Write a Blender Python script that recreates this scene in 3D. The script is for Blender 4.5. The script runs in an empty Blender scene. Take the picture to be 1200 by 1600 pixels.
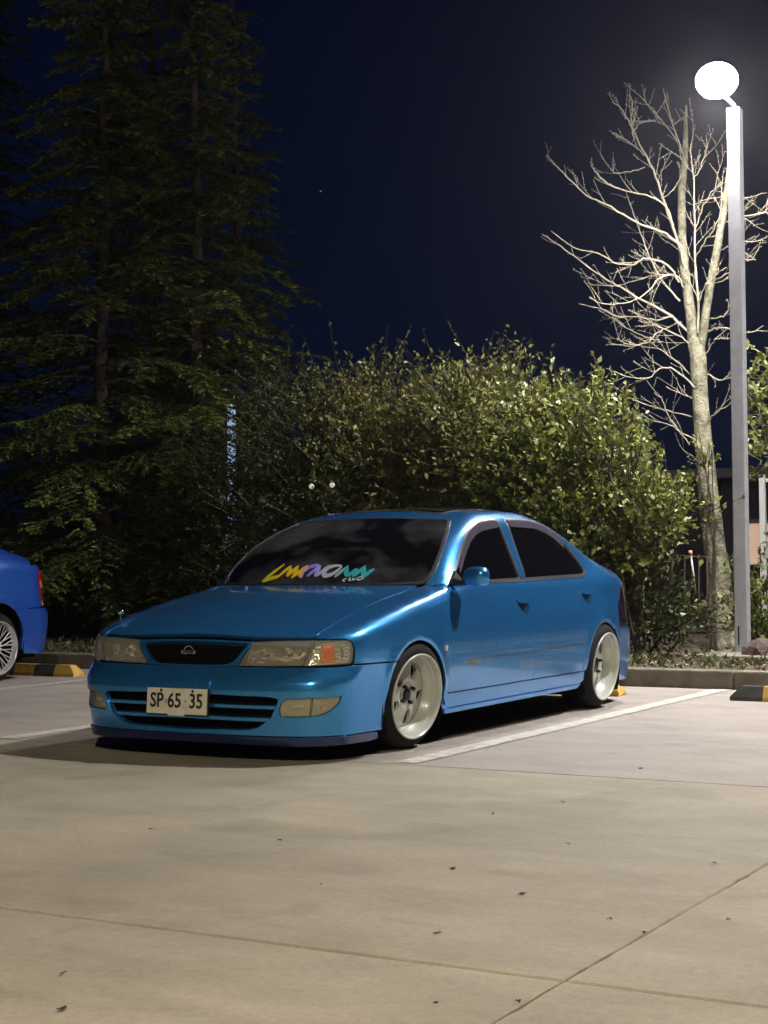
import bpy, bmesh, math, random
import numpy as np
from mathutils import Vector, Matrix
R = math.radians
random.seed(7); rng = np.random.default_rng(7)
C = bpy.context.scene.collection
sc = bpy.context.scene

# ------------------------------------------------------------------ camera
# world frame: x runs out of the parking bay towards the lane, y to the right-hand bays, origin below the front axle of the main car
CF, CPOS = 2537.313, np.array([7.286532, 4.785035, 0.958955])
CR = np.array([-0.49375097, 0.86955904, -0.00877762]); CU = np.array([0.02214865, 0.02266566, 0.99949773]); CD = np.array([-0.86932124, -0.49330856, 0.03045075])
cam = bpy.data.cameras.new('camera'); co = bpy.data.objects.new('camera', cam); C.objects.link(co)
cam.sensor_fit = 'VERTICAL'; cam.sensor_height = 36; cam.sensor_width = 27
cam.lens = CF/1600*36; cam.clip_start = .05; cam.clip_end = 2000
m = Matrix.Identity(4)
for i in range(3):
    m[i][0] = CR[i]; m[i][1] = CU[i]; m[i][2] = -CD[i]; m[i][3] = CPOS[i]
co.matrix_world = m
sc.camera = co
# ------------------------------------------------------------------ night sky
w = bpy.data.worlds.new("World"); sc.world = w; w.use_nodes = True
nt = w.node_tree; nt.nodes.clear()
wo = nt.nodes.new('ShaderNodeOutputWorld'); bg = nt.nodes.new('ShaderNodeBackground'); nt.links.new(bg.outputs[0], wo.inputs[0])
tc = nt.nodes.new('ShaderNodeTexCoord'); sx = nt.nodes.new('ShaderNodeSeparateXYZ'); nt.links.new(tc.outputs['Generated'], sx.inputs[0])
cr = nt.nodes.new('ShaderNodeValToRGB'); nt.links.new(sx.outputs[2], cr.inputs[0]); nt.links.new(cr.outputs[0], bg.inputs[0])
cr.color_ramp.elements[0].position = 0.0; cr.color_ramp.elements[0].color = (.0012, .0045, .0170, 1)
cr.color_ramp.elements[1].position = .45; cr.color_ramp.elements[1].color = (.0004, .0013, .0075, 1)
bg.inputs[1].default_value = 1.0
# ------------------------------------------------------------------ exposure
sc.view_settings.view_transform = 'Standard'; sc.view_settings.look = 'None'; sc.view_settings.gamma = 1
sc.view_settings.use_curve_mapping = False; sc.view_settings.exposure = 0.0
sc.render.engine = 'CYCLES'
sc.cycles.max_bounces = 6; sc.cycles.transparent_max_bounces = 16; sc.cycles.caustics_reflective = False; sc.cycles.caustics_refractive = False
# lamp powers (each lamp is a real fixture on a pole, built further down)
LAMP_L = (3000, 6200, 5200)      # radiance of the three lamp panels
TALL = (-5.2, 6.2, 9.2); LANE = (12.5, 7.5, 7.0)

def P(px, py, xp):
    """world point that the photograph shows at (px, py) if it stands on the plane x = xp"""
    d = CD+(px-600)/CF*CR-(py-800)/CF*CU
    return CPOS+d*((xp-CPOS[0])/d[0])
def dep(xp, px=600):
    return float((P(px, 800, xp)-CPOS)@CD)

# ------------------------------------------------------------------ object helpers
def tag(o, label=None, cat=None, group=None, kind=None):
    if label: o['label'] = label
    if cat: o['category'] = cat
    if group: o['group'] = group
    if kind: o['kind'] = kind
    return o
def thing(name, label, cat, loc=(0, 0, 0), rz=0, group=None):
    o = bpy.data.objects.new(name, None); C.objects.link(o); o.location = loc; o.rotation_euler = (0, 0, rz)
    o.empty_display_size = .2
    return tag(o, label, cat, group)
def link(name, me, mat=None, parent=None, kind=None):
    o = bpy.data.objects.new(name, me); C.objects.link(o)
    if mat is not None and not me.materials: me.materials.append(mat)
    if parent is not None: o.parent = parent
    if kind: o['kind'] = kind
    return o
def copy_tree(o, parent=None):
    c = o.copy(); C.objects.link(c); c.parent = parent
    for ch in [q for q in bpy.data.objects if q.parent == o]:
        copy_tree(ch, c)
    return c
def np_mesh(name, V, Fq, smooth=False, cols=None):
    """V (n,3), Fq (m,k) all the same k"""
    me = bpy.data.meshes.new(name); V = np.asarray(V, np.float32); Fq = np.asarray(Fq, np.int32)
    k = Fq.shape[1]
    me.vertices.add(len(V)); me.vertices.foreach_set('co', V.ravel())
    me.loops.add(Fq.size); me.loops.foreach_set('vertex_index', Fq.ravel())
    me.polygons.add(len(Fq)); me.polygons.foreach_set('loop_start', np.arange(0, Fq.size, k, dtype=np.int32))
    if smooth: me.polygons.foreach_set('use_smooth', np.ones(len(Fq), bool))
    me.update(calc_edges=True)
    if cols is not None:
        a = me.attributes.new('tint', 'FLOAT', 'POINT'); a.data.foreach_set('value', np.asarray(cols, np.float32))
    return me
class MB:
    """collects shapes into one bmesh"""
    def __init__(s): s.b = bmesh.new()
    def box(s, a, b, bev=0.0):
        a = np.minimum(a, b) if False else np.array(a, float); b = np.array(b, float)
        lo, hi = np.minimum(a, b), np.maximum(a, b)
        vs = [s.b.verts.new((x, y, z)) for z in (lo[2], hi[2]) for y in (lo[1], hi[1]) for x in (lo[0], hi[0])]
        fs = [(0,2,3,1), (4,5,7,6), (0,1,5,4), (2,6,7,3), (0,4,6,2), (1,3,7,5)]
        F_ = [s.b.faces.new([vs[i] for i in f]) for f in fs]
        if bev:
            ed = list({e for f in F_ for e in f.edges})
            bmesh.ops.bevel(s.b, geom=ed, offset=bev, segments=2, affect='EDGES', profile=.5)
        return s
    def tube(s, pts, rad, n=8, caps=True):
        pts = [Vector(p) for p in pts]; N = len(pts)
        rad = [rad]*N if isinstance(rad, (int, float)) else list(rad)
        rings = []; up = None
        for i, p in enumerate(pts):
            t = (pts[min(i+1, N-1)]-pts[max(i-1, 0)]).normalized()
            if up is None:
                up = t.orthogonal().normalized()
            else:
                up = (up-t*up.dot(t)); up = up.normalized() if up.length > 1e-6 else t.orthogonal().normalized()
            bi = t.cross(up)
            rings.append([s.b.verts.new(p+(up*math.cos(2*math.pi*k/n)+bi*math.sin(2*math.pi*k/n))*rad[i]) for k in range(n)])
        for a, b in zip(rings, rings[1:]):
            for k in range(n):
                f = s.b.faces.new((a[k], a[(k+1) % n], b[(k+1) % n], b[k])); f.smooth = True
        if caps:
            s.b.faces.new(rings[0][::-1]); s.b.faces.new(rings[-1])
        return s
    def lathe(s, prof, n=32, axis='z', loc=(0, 0, 0), smooth=True, closed=False):
        """prof: (radius, height along axis)"""
        L = Vector(loc); rings = []
        for r, h in prof:
            ring = []
            for k in range(n):
                a = 2*math.pi*k/n; c, q = r*math.cos(a), r*math.sin(a)
                v = {'z': (c, q, h), 'y': (q, h, c), 'x': (h, c, q)}[axis]
                ring.append(s.b.verts.new(L+Vector(v)))
            rings.append(ring)
        pr = list(zip(rings, rings[1:]))
        if closed: pr.append((rings[-1], rings[0]))
        for a, b in pr:
            for k in range(n):
                f = s.b.faces.new((a[k], a[(k+1) % n], b[(k+1) % n], b[k])); f.smooth = smooth
        return s
    def poly(s, pts): s.b.faces.new([s.b.verts.new(p) for p in pts]); return s
    def prism(s, pts, d):
        d = Vector(d); a = [s.b.verts.new(p) for p in pts]; b = [s.b.verts.new(Vector(p)+d) for p in pts]; n = len(a)
        s.b.faces.new(a[::-1]); s.b.faces.new(b)
        for i in range(n): s.b.faces.new((a[i], a[(i+1) % n], b[(i+1) % n], b[i]))
        return s
    def ball(s, c, r, seg=12, scale=(1, 1, 1)):
        q = bmesh.ops.create_uvsphere(s.b, u_segments=seg, v_segments=max(6, seg//2), radius=r)
        for v in q['verts']:
            v.co = Vector((v.co.x*scale[0], v.co.y*scale[1], v.co.z*scale[2]))+Vector(c)
            for f in v.link_faces: f.smooth = True
        return s
    def mesh(s, name):
        bmesh.ops.recalc_face_normals(s.b, faces=s.b.faces[:])
        for e in s.b.edges:
            if len(e.link_faces) == 2 and e.calc_face_angle(0) > .6: e.smooth = False
        me = bpy.data.meshes.new(name); s.b.to_mesh(me); s.b.free(); return me
    def build(s, name, mat, parent=None, kind=None): return link(name, s.mesh(name), mat, parent, kind)

# ------------------------------------------------------------------ materials
def mat(name, col=(.5, .5, .5), rough=.5, metal=0, coat=0, emit=None, es=0, spec=.5, trans=0, **kw):
    m = bpy.data.materials.new(name); m.use_nodes = True; b = m.node_tree.nodes['Principled BSDF']
    b.inputs['Base Color'].default_value = (*col, 1); b.inputs['Roughness'].default_value = rough
    b.inputs['Metallic'].default_value = metal; b.inputs['Coat Weight'].default_value = coat; b.inputs['Coat Roughness'].default_value = .04
    b.inputs['Specular IOR Level'].default_value = spec; b.inputs['Transmission Weight'].default_value = trans
    if emit: b.inputs['Emission Color'].default_value = (*emit, 1); b.inputs['Emission Strength'].default_value = es
    return m
def N(m, t, **kw):
    n = m.node_tree.nodes.new(t)
    for k, v in kw.items():
        if k in n.inputs: n.inputs[k].default_value = v
        else: setattr(n, k, v)
    return n
def L(m, a, b): m.node_tree.links.new(a, b)
def bsdf(m): return m.node_tree.nodes['Principled BSDF']
def noise_mat(name, c1, c2, scale=5, rough=.8, bump=.2, bscale=None, detail=8, coords='Object', lo=.35, hi=.65, **kw):
    m = mat(name, c1, rough, **kw); tcn = N(m, 'ShaderNodeTexCoord'); no = N(m, 'ShaderNodeTexNoise', Scale=scale, Detail=detail, Roughness=.6)
    L(m, tcn.outputs[coords], no.inputs['Vector']); r = N(m, 'ShaderNodeValToRGB'); L(m, no.outputs[0], r.inputs[0])
    r.color_ramp.elements[0].position = lo; r.color_ramp.elements[1].position = hi
    r.color_ramp.elements[0].color = (*c1, 1); r.color_ramp.elements[1].color = (*c2, 1); L(m, r.outputs[0], bsdf(m).inputs['Base Color'])
    if bump:
        n2 = N(m, 'ShaderNodeTexNoise', Scale=bscale or scale*6, Detail=6); L(m, tcn.outputs[coords], n2.inputs['Vector'])
        bp = N(m, 'ShaderNodeBump', Strength=bump, Distance=.02); L(m, n2.outputs[0], bp.inputs['Height']); L(m, bp.outputs[0], bsdf(m).inputs['Normal'])
    return m
def leaf_mat(name, cols, rough=.45, sub=.25):
    m = mat(name, cols[0], rough); a = N(m, 'ShaderNodeAttribute', attribute_name='tint'); r = N(m, 'ShaderNodeValToRGB')
    L(m, a.outputs['Fac'], r.inputs[0]); el = r.color_ramp.elements
    while len(el) < len(cols): el.new(.5)
    for i, c in enumerate(cols): el[i].position = i/(len(cols)-1); el[i].color = (*c, 1)
    L(m, r.outputs[0], bsdf(m).inputs['Base Color'])
    tl = N(m, 'ShaderNodeBsdfTranslucent'); L(m, r.outputs[0], tl.inputs[0]); mx = N(m, 'ShaderNodeMixShader', Fac=sub)
    out = m.node_tree.nodes['Material Output']; L(m, bsdf(m).outputs[0], mx.inputs[1]); L(m, tl.outputs[0], mx.inputs[2]); L(m, mx.outputs[0], out.inputs[0])
    return m
def paint_mat(name, col, col2, metal=.55, rough=.32):
    """metallic car paint: flakes under a clear coat, a little dust in the coat"""
    m = mat(name, col, rough, metal, coat=.9); b = bsdf(m); b.inputs['Coat IOR'].default_value = 1.4; tcn = N(m, 'ShaderNodeTexCoord')
    fl = N(m, 'ShaderNodeTexVoronoi', Scale=900); L(m, tcn.outputs['Object'], fl.inputs['Vector'])
    no = N(m, 'ShaderNodeTexNoise', Scale=2.2, Detail=5); L(m, tcn.outputs['Object'], no.inputs['Vector'])
    lw = N(m, 'ShaderNodeLayerWeight', Blend=.35); mx = N(m, 'ShaderNodeMix', data_type='RGBA'); L(m, lw.outputs['Facing'], mx.inputs[0])
    mx.inputs[6].default_value = (*col, 1); mx.inputs[7].default_value = (*col2, 1); L(m, mx.outputs[2], b.inputs['Base Color'])
    mr = N(m, 'ShaderNodeMapRange'); mr.inputs['To Min'].default_value = rough-.06; mr.inputs['To Max'].default_value = rough+.10
    L(m, fl.outputs['Distance'], mr.inputs[0]); L(m, mr.outputs[0], b.inputs['Roughness'])
    d = N(m, 'ShaderNodeMapRange'); d.inputs['From Min'].default_value = .4; d.inputs['From Max'].default_value = .75; d.inputs['To Min'].default_value = .035; d.inputs['To Max'].default_value = .14
    L(m, no.outputs[0], d.inputs[0]); L(m, d.outputs[0], b.inputs['Coat Roughness'])
    n3 = N(m, 'ShaderNodeTexNoise', Scale=160, Detail=2); L(m, tcn.outputs['Object'], n3.inputs['Vector'])
    bp = N(m, 'ShaderNodeBump', Strength=.025, Distance=.002); L(m, n3.outputs[0], bp.inputs['Height']); L(m, bp.outputs[0], b.inputs['Coat Normal'])
    return m
M = {}
M['paint'] = paint_mat('teal_blue_paint', (.050, .32, .74), (.026, .19, .55), metal=.73, rough=.23)
M['paint2'] = paint_mat('royal_blue_paint', (.014, .095, .42), (.010, .035, .28), metal=.3)
M['lip'] = mat('navy_lip', (.007, .020, .095), .2, .4, coat=.8)
M['black'] = mat('black_plastic', (.008, .008, .008), .55)
M['void'] = mat('underbody_black', (.004, .004, .004), .9, spec=.1)
M['rubber'] = noise_mat('tyre_rubber', (.005, .005, .005), (.010, .0095, .009), 30, .8, .1, spec=.25)
M['glass'] = mat('tinted_glass', (.003, .003, .0035), .03, 0, coat=.3)
M['visor'] = mat('smoked_acrylic', (.07, .062, .085), .12, 0, coat=.6)
M['chrome'] = mat('chrome', (.75, .74, .72), .12, 1)
M['trim'] = mat('satin_window_trim', (.19, .18, .20), .32, .8)
M['white'] = noise_mat('white_wheel_paint', (.40, .41, .36), (.48, .49, .43), 14, .28, .0, coat=.5)
M['silver'] = mat('polished_wheel', (.75, .75, .75), .3, .9)
M['nut'] = mat('dark_nut', (.03, .03, .03), .3, .9)
M['reflector'] = mat('lamp_reflector', (.62, .60, .52), .16, 1)
M['amber'] = mat('amber_plastic', (.70, .17, .03), .2, 0, coat=.6)
M['yellow_bulb'] = mat('yellow_bulb', (.75, .42, .08), .2, 0, coat=.6)
M['red'] = mat('red_lens', (.35, .012, .012), .15, 0, coat=1)
M['darkred'] = mat('smoked_red_lens', (.016, .008, .014), .12, 0, coat=1)
M['clear_plastic'] = mat('milky_lens', (.55, .52, .46), .15, .2, coat=1)
M['plate'] = noise_mat('plate_white', (.62, .58, .46), (.74, .70, .58), 22, .5, .0)
M['ink'] = mat('plate_ink', (.012, .012, .012), .5)
def lens_mat(name, tint=(.95, .95, .92), g=.10):
    m = bpy.data.materials.new(name); m.use_nodes = True; t = m.node_tree; t.nodes.clear()
    o = t.nodes.new('ShaderNodeOutputMaterial'); tr = t.nodes.new('ShaderNodeBsdfTransparent'); gl = t.nodes.new('ShaderNodeBsdfGlossy'); mx = t.nodes.new('ShaderNodeMixShader'); lw = t.nodes.new('ShaderNodeLayerWeight')
    df = t.nodes.new('ShaderNodeBsdfDiffuse'); df.inputs[0].default_value = (.74, .71, .56, 1); m2 = t.nodes.new('ShaderNodeMixShader'); m2.inputs[0].default_value = .20
    tr.inputs[0].default_value = (*tint, 1); gl.inputs['Roughness'].default_value = .05; lw.inputs[0].default_value = g
    t.links.new(lw.outputs['Fresnel'], mx.inputs[0]); t.links.new(tr.outputs[0], m2.inputs[1]); t.links.new(df.outputs[0], m2.inputs[2])
    t.links.new(m2.outputs[0], mx.inputs[1]); t.links.new(gl.outputs[0], mx.inputs[2]); t.links.new(mx.outputs[0], o.inputs[0]); return m
gm_ = M['wind'] = mat('cloud_reflection_windscreen', (.003, .003, .0035), .03, 0, coat=.3); t_ = N(gm_, 'ShaderNodeTexCoord'); n_ = N(gm_, 'ShaderNodeTexNoise', Scale=2.3, Detail=5, Roughness=.55, Distortion=.4); L(gm_, t_.outputs['Object'], n_.inputs['Vector']); r_ = N(gm_, 'ShaderNodeValToRGB'); L(gm_, n_.outputs[0], r_.inputs[0])
r_.color_ramp.elements[0].position = .46; r_.color_ramp.elements[0].color = (.003, .003, .0035, 1); r_.color_ramp.elements[1].position = .68; r_.color_ramp.elements[1].color = (.050, .050, .052, 1); L(gm_, r_.outputs[0], bsdf(gm_).inputs['Base Color'])  # grey noise patches paint a cloudy reflection into the windscreen colour
M['lens'] = lens_mat('clear_headlight_lens', (.93, .91, .82))

class Curve:
    """smooth curve through points: linear table blurred with a gaussian"""
    def __init__(s, pts, sm=0.02, n=4000):
        pts = sorted(pts); xs = np.array([p[0] for p in pts], float); ys = np.array([p[1] for p in pts], float)
        a, b = xs[0]-6*sm, xs[-1]+6*sm
        s.x = np.linspace(a, b, n); h = s.x[1]-s.x[0]
        y = np.interp(s.x, xs, ys)
        e = int(4*sm/h)+1
        k = np.exp(-.5*(np.arange(-e, e+1)*h/sm)**2); k /= k.sum()
        # linear extrapolation by end slopes
        yp = np.concatenate([np.full(e, y[0]), y, np.full(e, y[-1])])
        s.y = np.convolve(yp, k, 'valid')
    def __call__(s, v): return np.interp(v, s.x, s.y)
def rmax(a, b, r):
    u = np.maximum(r+a, 0); v = np.maximum(r+b, 0)
    return np.minimum(-r, np.maximum(a, b))+np.hypot(u, v)
def smin(a, b, k):
    h = np.maximum(k-np.abs(a-b), 0)/k
    return np.minimum(a, b)-h*h*k*.25
def sstep(a, b, x):
    t = np.clip((x-a)/(b-a), 0, 1); return t*t*(3-2*t)
class CarShape:
    def __init__(s, rear=None, deck=0.0):
        s.Wz = Curve([(.05,.805),(.13,.816),(.20,.825),(.30,.836),(.42,.845),(.52,.848),(.62,.842),(.72,.825),(.80,.805),(.88,.775),(1.0,.72)], .035)
        s.Wx = Curve([(-3.5,-.12),(-3.2,-.06),(-2.85,-.02),(-2.4,0),(0,0),(.3,-.012),(.6,-.045),(.9,-.10)], .12)
        s.XF = Curve([(.02,.80),(.10,.835),(.18,.85),(.27,.865),(.35,.868),(.385,.863),(.405,.851),(.43,.828),(.453,.808),(.468,.800),(.55,.795),(.62,.775),(.70,.74)], .0055)
        s.PF = Curve([(-.3,.012),(0,0),(.3,.012),(.5,.045),(.62,.08),(.72,.13),(.80,.19),(.9,.28)], .05)
        s.ZC = Curve([(.95,.52),(.80,.588),(.70,.630),(.4,.717),(0,.800),(-.3,.847),(-.5,.870),(-.7,.878),(-2.4,.885),(-2.8,.905),(-3.1,.90),(-3.35,.875),(-3.5,.83)], .05)
        s.XR = Curve(rear or [(.05,3.36),(.20,3.42),(.35,3.455),(.46,3.455),(.495,3.43),(.52,3.385),(.7,3.375),(.8,3.35),(.9,3.29)], .012)
        s.T  = Curve([(.75,.80),(.80,.795),(.87,.775),(1.0,.712),(1.1,.666),(1.2,.622),(1.3,.575)], .04)
        s.TX = Curve([(-3.4,-.16),(-3.0,-.09),(-2.6,-.028),(-2.2,-.0),(-1.8,0),(-1.0,0),(-.6,-.005),(-.3,-.01)], .12)
        s.ZR = Curve([(-.4,1.10),(-.7,1.20),(-.95,1.25),(-1.2,1.277),(-1.5,1.29),(-1.9,1.294),(-2.2,1.285),(-2.5,1.24),(-2.8,1.15)], .08)
        s.deck = deck; s.rp = 1.35
    def lower(s, x, y, z):
        ay = np.abs(y)
        ra = np.hypot(x, z-.283); rb = np.hypot(x+2.535, z-.283)
        fl = .010*np.exp(-((ra-.30)/.03)**2)+.010*np.exp(-((rb-.30)/.03)**2)
        fl = fl*sstep(.25, .33, z)
        side = ay-(s.Wz(z)+s.Wx(x)+fl)
        fr = (x-(s.XF(z)-s.PF(ay)))*.95
        top = (z-(s.ZC(x)-.065*y*y*sstep(-.9, -.2, x)-.03*y*y*sstep(-2.2,-2.9,x)-.03*y*y))*.97
        if s.deck: top = top-s.deck*sstep(-2.2,-2.8,x)
        re = (-x-(s.XR(z)-s.PF(ay)*s.rp))*.95
        a = rmax(side, fr, .11); a = rmax(a, re, .13)
        return rmax(a, top, .055+.02*sstep(-2.2,-2.8,x))
    def green(s, x, y, z):
        ay = np.abs(y)
        side = (ay-(s.T(z)+s.TX(x)))*.86
        xb = -.225-.23*(y/.7)**2
        ws = (z-.83-(xb-x)*.575+.05*((z-1.03)/.2)**2-.05)*.867
        roof = z-(s.ZR(x)-.036*(y/.5)**2)
        xr = -3.09+.16*(y/.7)**2
        bl = (z-.89-s.deck*.5-(x-xr)*.50)*.894
        a = rmax(ws, roof, .10); a = rmax(a, bl, .22)
        a = np.maximum(a, .80-z)
        return rmax(side, a, .05+.03*sstep(-.9,-1.3,x))
    def F(s, x, y, z):
        k = .012+.16*sstep(-2.25, -2.75, x)
        return smin(s.lower(x, y, z), s.green(x, y, z), k)
    def hit(s, O, D, t1=3.0, n=90, which=None):
        """first root along rays O + t D (arrays N x 3)"""
        f = which or s.F
        ts = np.linspace(0, t1, n); N = len(O)
        P = O[:, None, :]+D[:, None, :]*ts[None, :, None]
        v = f(P[..., 0], P[..., 1], P[..., 2])
        neg = v < 0; idx = np.argmax(neg, 1); ok = neg.any(1)
        idx = np.clip(idx, 1, n-1)
        lo = ts[idx-1].copy(); hi = ts[idx].copy()
        for _ in range(22):
            m = (lo+hi)/2; Q = O+D*m[:, None]
            w = f(Q[:, 0], Q[:, 1], Q[:, 2]) < 0
            hi = np.where(w, m, hi); lo = np.where(w, lo, m)
        Q = O+D*hi[:, None]
        return Q, ok
    def normal(s, Q, which=None):
        f = which or s.F; e = 1e-3
        g = np.stack([f(Q[:,0]+e,Q[:,1],Q[:,2])-f(Q[:,0]-e,Q[:,1],Q[:,2]),
                      f(Q[:,0],Q[:,1]+e,Q[:,2])-f(Q[:,0],Q[:,1]-e,Q[:,2]),
                      f(Q[:,0],Q[:,1],Q[:,2]+e)-f(Q[:,0],Q[:,1],Q[:,2]-e)], 1)
        return g/np.maximum(np.linalg.norm(g, axis=1, keepdims=True), 1e-9)
    # projections: parameters -> ray
    def rays(s, uv, mode):
        u, v = uv[:, 0], uv[:, 1]; o = np.ones_like(u)
        if mode == 'side':   # u = x, v = z
            return np.stack([u, o*1.5, v], 1), np.stack([0*u, -o, 0*u], 1)
        if mode == 'top':    # u = x, v = y
            return np.stack([u, v, o*2.2], 1), np.stack([0*u, 0*u, -o], 1)
        if mode == 'tube':   # u = x, v = angle (deg, 0 = sideways, 90 = up) about the axis z = .45
            a = np.radians(v); d = np.stack([0*u, np.cos(a), np.sin(a)], 1)
            return np.stack([u, 0*u, o*.45], 1)+d*1.6, -d
        if mode == 'nose':   # u = angle (deg, 0 = forward, + = left), v = z ; axis at x=.1
            a = np.radians(u); d = np.stack([np.cos(a), np.sin(a), 0*u], 1)
            return np.stack([o*.1, 0*u, v], 1)+d*1.6, -d
        if mode == 'tail':
            a = np.radians(u); d = np.stack([-np.cos(a), np.sin(a), 0*u], 1)
            return np.stack([-o*2.75, 0*u, v], 1)+d*1.6, -d
    def inv(s, Q, mode):
        x, y, z = Q[:, 0], Q[:, 1], Q[:, 2]
        if mode == 'side': return np.stack([x, z], 1)
        if mode == 'top': return np.stack([x, y], 1)
        if mode == 'tube': return np.stack([x, np.degrees(np.arctan2(z-.45, y))], 1)
        if mode == 'nose': return np.stack([np.degrees(np.arctan2(y, x-.1)), z], 1)
        if mode == 'tail': return np.stack([np.degrees(np.arctan2(y, -2.75-x)), z], 1)
DECAL = [('main',[[(-0.209,0.947),(-0.224,0.9298),(-0.24,0.9127),(-0.2576,0.895),(-0.2764,0.8774),(-0.2872,0.8632),(-0.2987,0.8491)],[(-0.2987,0.8491),(-0.2781,0.8574),(-0.2581,0.8656),(-0.2329,0.8709),(-0.2083,0.8762),(-0.1964,0.8791),(-0.1847,0.882)],[(-0.1506,0.9395),(-0.1578,0.9286),(-0.1654,0.9176),(-0.1734,0.9066),(-0.1806,0.8965),(-0.1882,0.8863),(-0.1961,0.8762)],[(-0.1418,0.9301),(-0.1391,0.9202),(-0.1368,0.9104),(-0.1348,0.9007),(-0.1318,0.8933),(-0.1291,0.8859),(-0.1265,0.8785)],[(-0.0969,0.9392),(-0.1022,0.9293),(-0.1078,0.9193),(-0.1138,0.9094),(-0.1192,0.8991),(-0.125,0.8888),(-0.1311,0.8785)],[(-0.0985,0.9328),(-0.0951,0.922),(-0.0921,0.9113),(-0.0894,0.9005),(-0.088,0.8937),(-0.0868,0.8869),(-0.0857,0.8801)],[(-0.0401,0.9413),(-0.0473,0.9296),(-0.055,0.9179),(-0.0631,0.9063),(-0.0735,0.8947),(-0.0844,0.883),(-0.0958,0.8714)],[(-0.0307,0.9412),(-0.0339,0.9295),(-0.0374,0.9178),(-0.0414,0.9062),(-0.0364,0.8949),(-0.0318,0.8837),(-0.0276,0.8725)],[(0.0352,0.9431),(0.0194,0.9395),(0.0035,0.9359),(-0.0126,0.9323),(-0.0207,0.922),(-0.0291,0.9118),(-0.0378,0.9015)],[(-0.0532,0.9121),(-0.0554,0.9082),(-0.0577,0.9043),(-0.06,0.9004),(-0.0493,0.8917),(-0.0389,0.8829),(-0.0288,0.8742)],[(0.0443,0.9419),(0.0387,0.9308),(0.0328,0.9198),(0.0265,0.9088),(0.0189,0.899),(0.0109,0.8891),(0.0027,0.8793)],[(0.0476,0.9378),(0.0495,0.9271),(0.0511,0.9164),(0.0524,0.9058),(0.054,0.8971),(0.0555,0.8884),(0.0568,0.8797)],[(0.1049,0.9415),(0.0981,0.9305),(0.091,0.9195),(0.0836,0.9085),(0.0753,0.8987),(0.0667,0.8889),(0.0578,0.8792)],[(0.1795,0.9351),(0.1518,0.9375),(0.1269,0.9345),(0.1057,0.9243),(0.1004,0.9071),(0.1018,0.8915),(0.1147,0.8831),(0.1311,0.8835),(0.1489,0.889),(0.167,0.9043),(0.177,0.9192),(0.1809,0.934)],[(0.2183,0.9383),(0.2115,0.9272),(0.2043,0.9161),(0.1969,0.905),(0.1902,0.8954),(0.1834,0.8859),(0.1763,0.8763)],[(0.2114,0.9308),(0.2167,0.9212),(0.2219,0.9115),(0.2267,0.9019),(0.2326,0.8942),(0.2383,0.8865),(0.2439,0.8788)],[(0.2765,0.9228),(0.2714,0.9148),(0.2662,0.9068),(0.2608,0.8988),(0.2562,0.8916),(0.2515,0.8843),(0.2467,0.8771)],[(0.2767,0.9188),(0.2776,0.9102),(0.2783,0.9015),(0.2789,0.8929),(0.2808,0.8872),(0.2827,0.8815),(0.2844,0.8757)],[(0.3118,0.9364),(0.3067,0.9257),(0.3012,0.915),(0.2955,0.9043),(0.2908,0.8948),(0.286,0.8853),(0.2809,0.8758)],[(0.3085,0.9301),(0.3138,0.9195),(0.3189,0.9089),(0.3237,0.8984),(0.3266,0.8915),(0.3294,0.8846),(0.3322,0.8777)],[(0.3699,0.9198),(0.3635,0.9126),(0.357,0.9054),(0.3504,0.8982),(0.3451,0.889),(0.3397,0.8799),(0.334,0.8709)]]),('small',[[(0.2499,0.868),(0.2406,0.8653),(0.2342,0.8616),(0.2335,0.8562),(0.2397,0.8539),(0.2493,0.8531)],[(0.268,0.8758),(0.2668,0.8685),(0.2654,0.8612),(0.2676,0.8576),(0.2735,0.8576),(0.2793,0.8575)],[(0.2828,0.8723),(0.2825,0.8648),(0.2851,0.86),(0.2934,0.8606),(0.2978,0.8654),(0.3002,0.8722)],[(0.3099,0.8756),(0.3098,0.8678),(0.3095,0.86),(0.317,0.8597),(0.3263,0.8612),(0.3333,0.8645),(0.3387,0.8692),(0.339,0.8726),(0.3318,0.8742),(0.3246,0.8754),(0.3175,0.8749),(0.3105,0.8744)]])]

# ------------------------------------------------------------------ body panel engine
def inside(pt, poly):
    x, y = pt; c = False; n = len(poly)
    for i in range(n):
        x1, y1 = poly[i]; x2, y2 = poly[(i+1) % n]
        if (y1 > y) != (y2 > y) and x < (x2-x1)*(y-y1)/(y2-y1)+x1: c = not c
    return c
def fillet(pts, r, n=4, skip=()):
    """round the corners of a 2D outline (r absolute, in a space scaled by sc)"""
    out = []; N_ = len(pts)
    for i in range(N_):
        p = np.array(pts[i], float); a = np.array(pts[i-1], float); b = np.array(pts[(i+1) % N_], float)
        if i in skip: out.append(tuple(p)); continue
        da, db = a-p, b-p; la, lb = np.linalg.norm(da), np.linalg.norm(db); q = min(r, la*.45, lb*.45)
        p0, p2 = p+da/la*q, p+db/lb*q
        for k in range(n+1):
            t = k/n; out.append(tuple((1-t)**2*p0+2*t*(1-t)*p+t*t*p2))
    return out
def dense(pts, step, closed=True):
    out = []; n = len(pts)
    for i in range(n if closed else n-1):
        a = np.array(pts[i], float); b = np.array(pts[(i+1) % n], float); k = max(1, int(np.ceil(np.linalg.norm(b-a)/step)))
        for j in range(k): out.append(tuple(a+(b-a)*j/k))
    if not closed: out.append(tuple(pts[-1]))
    return out
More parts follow.
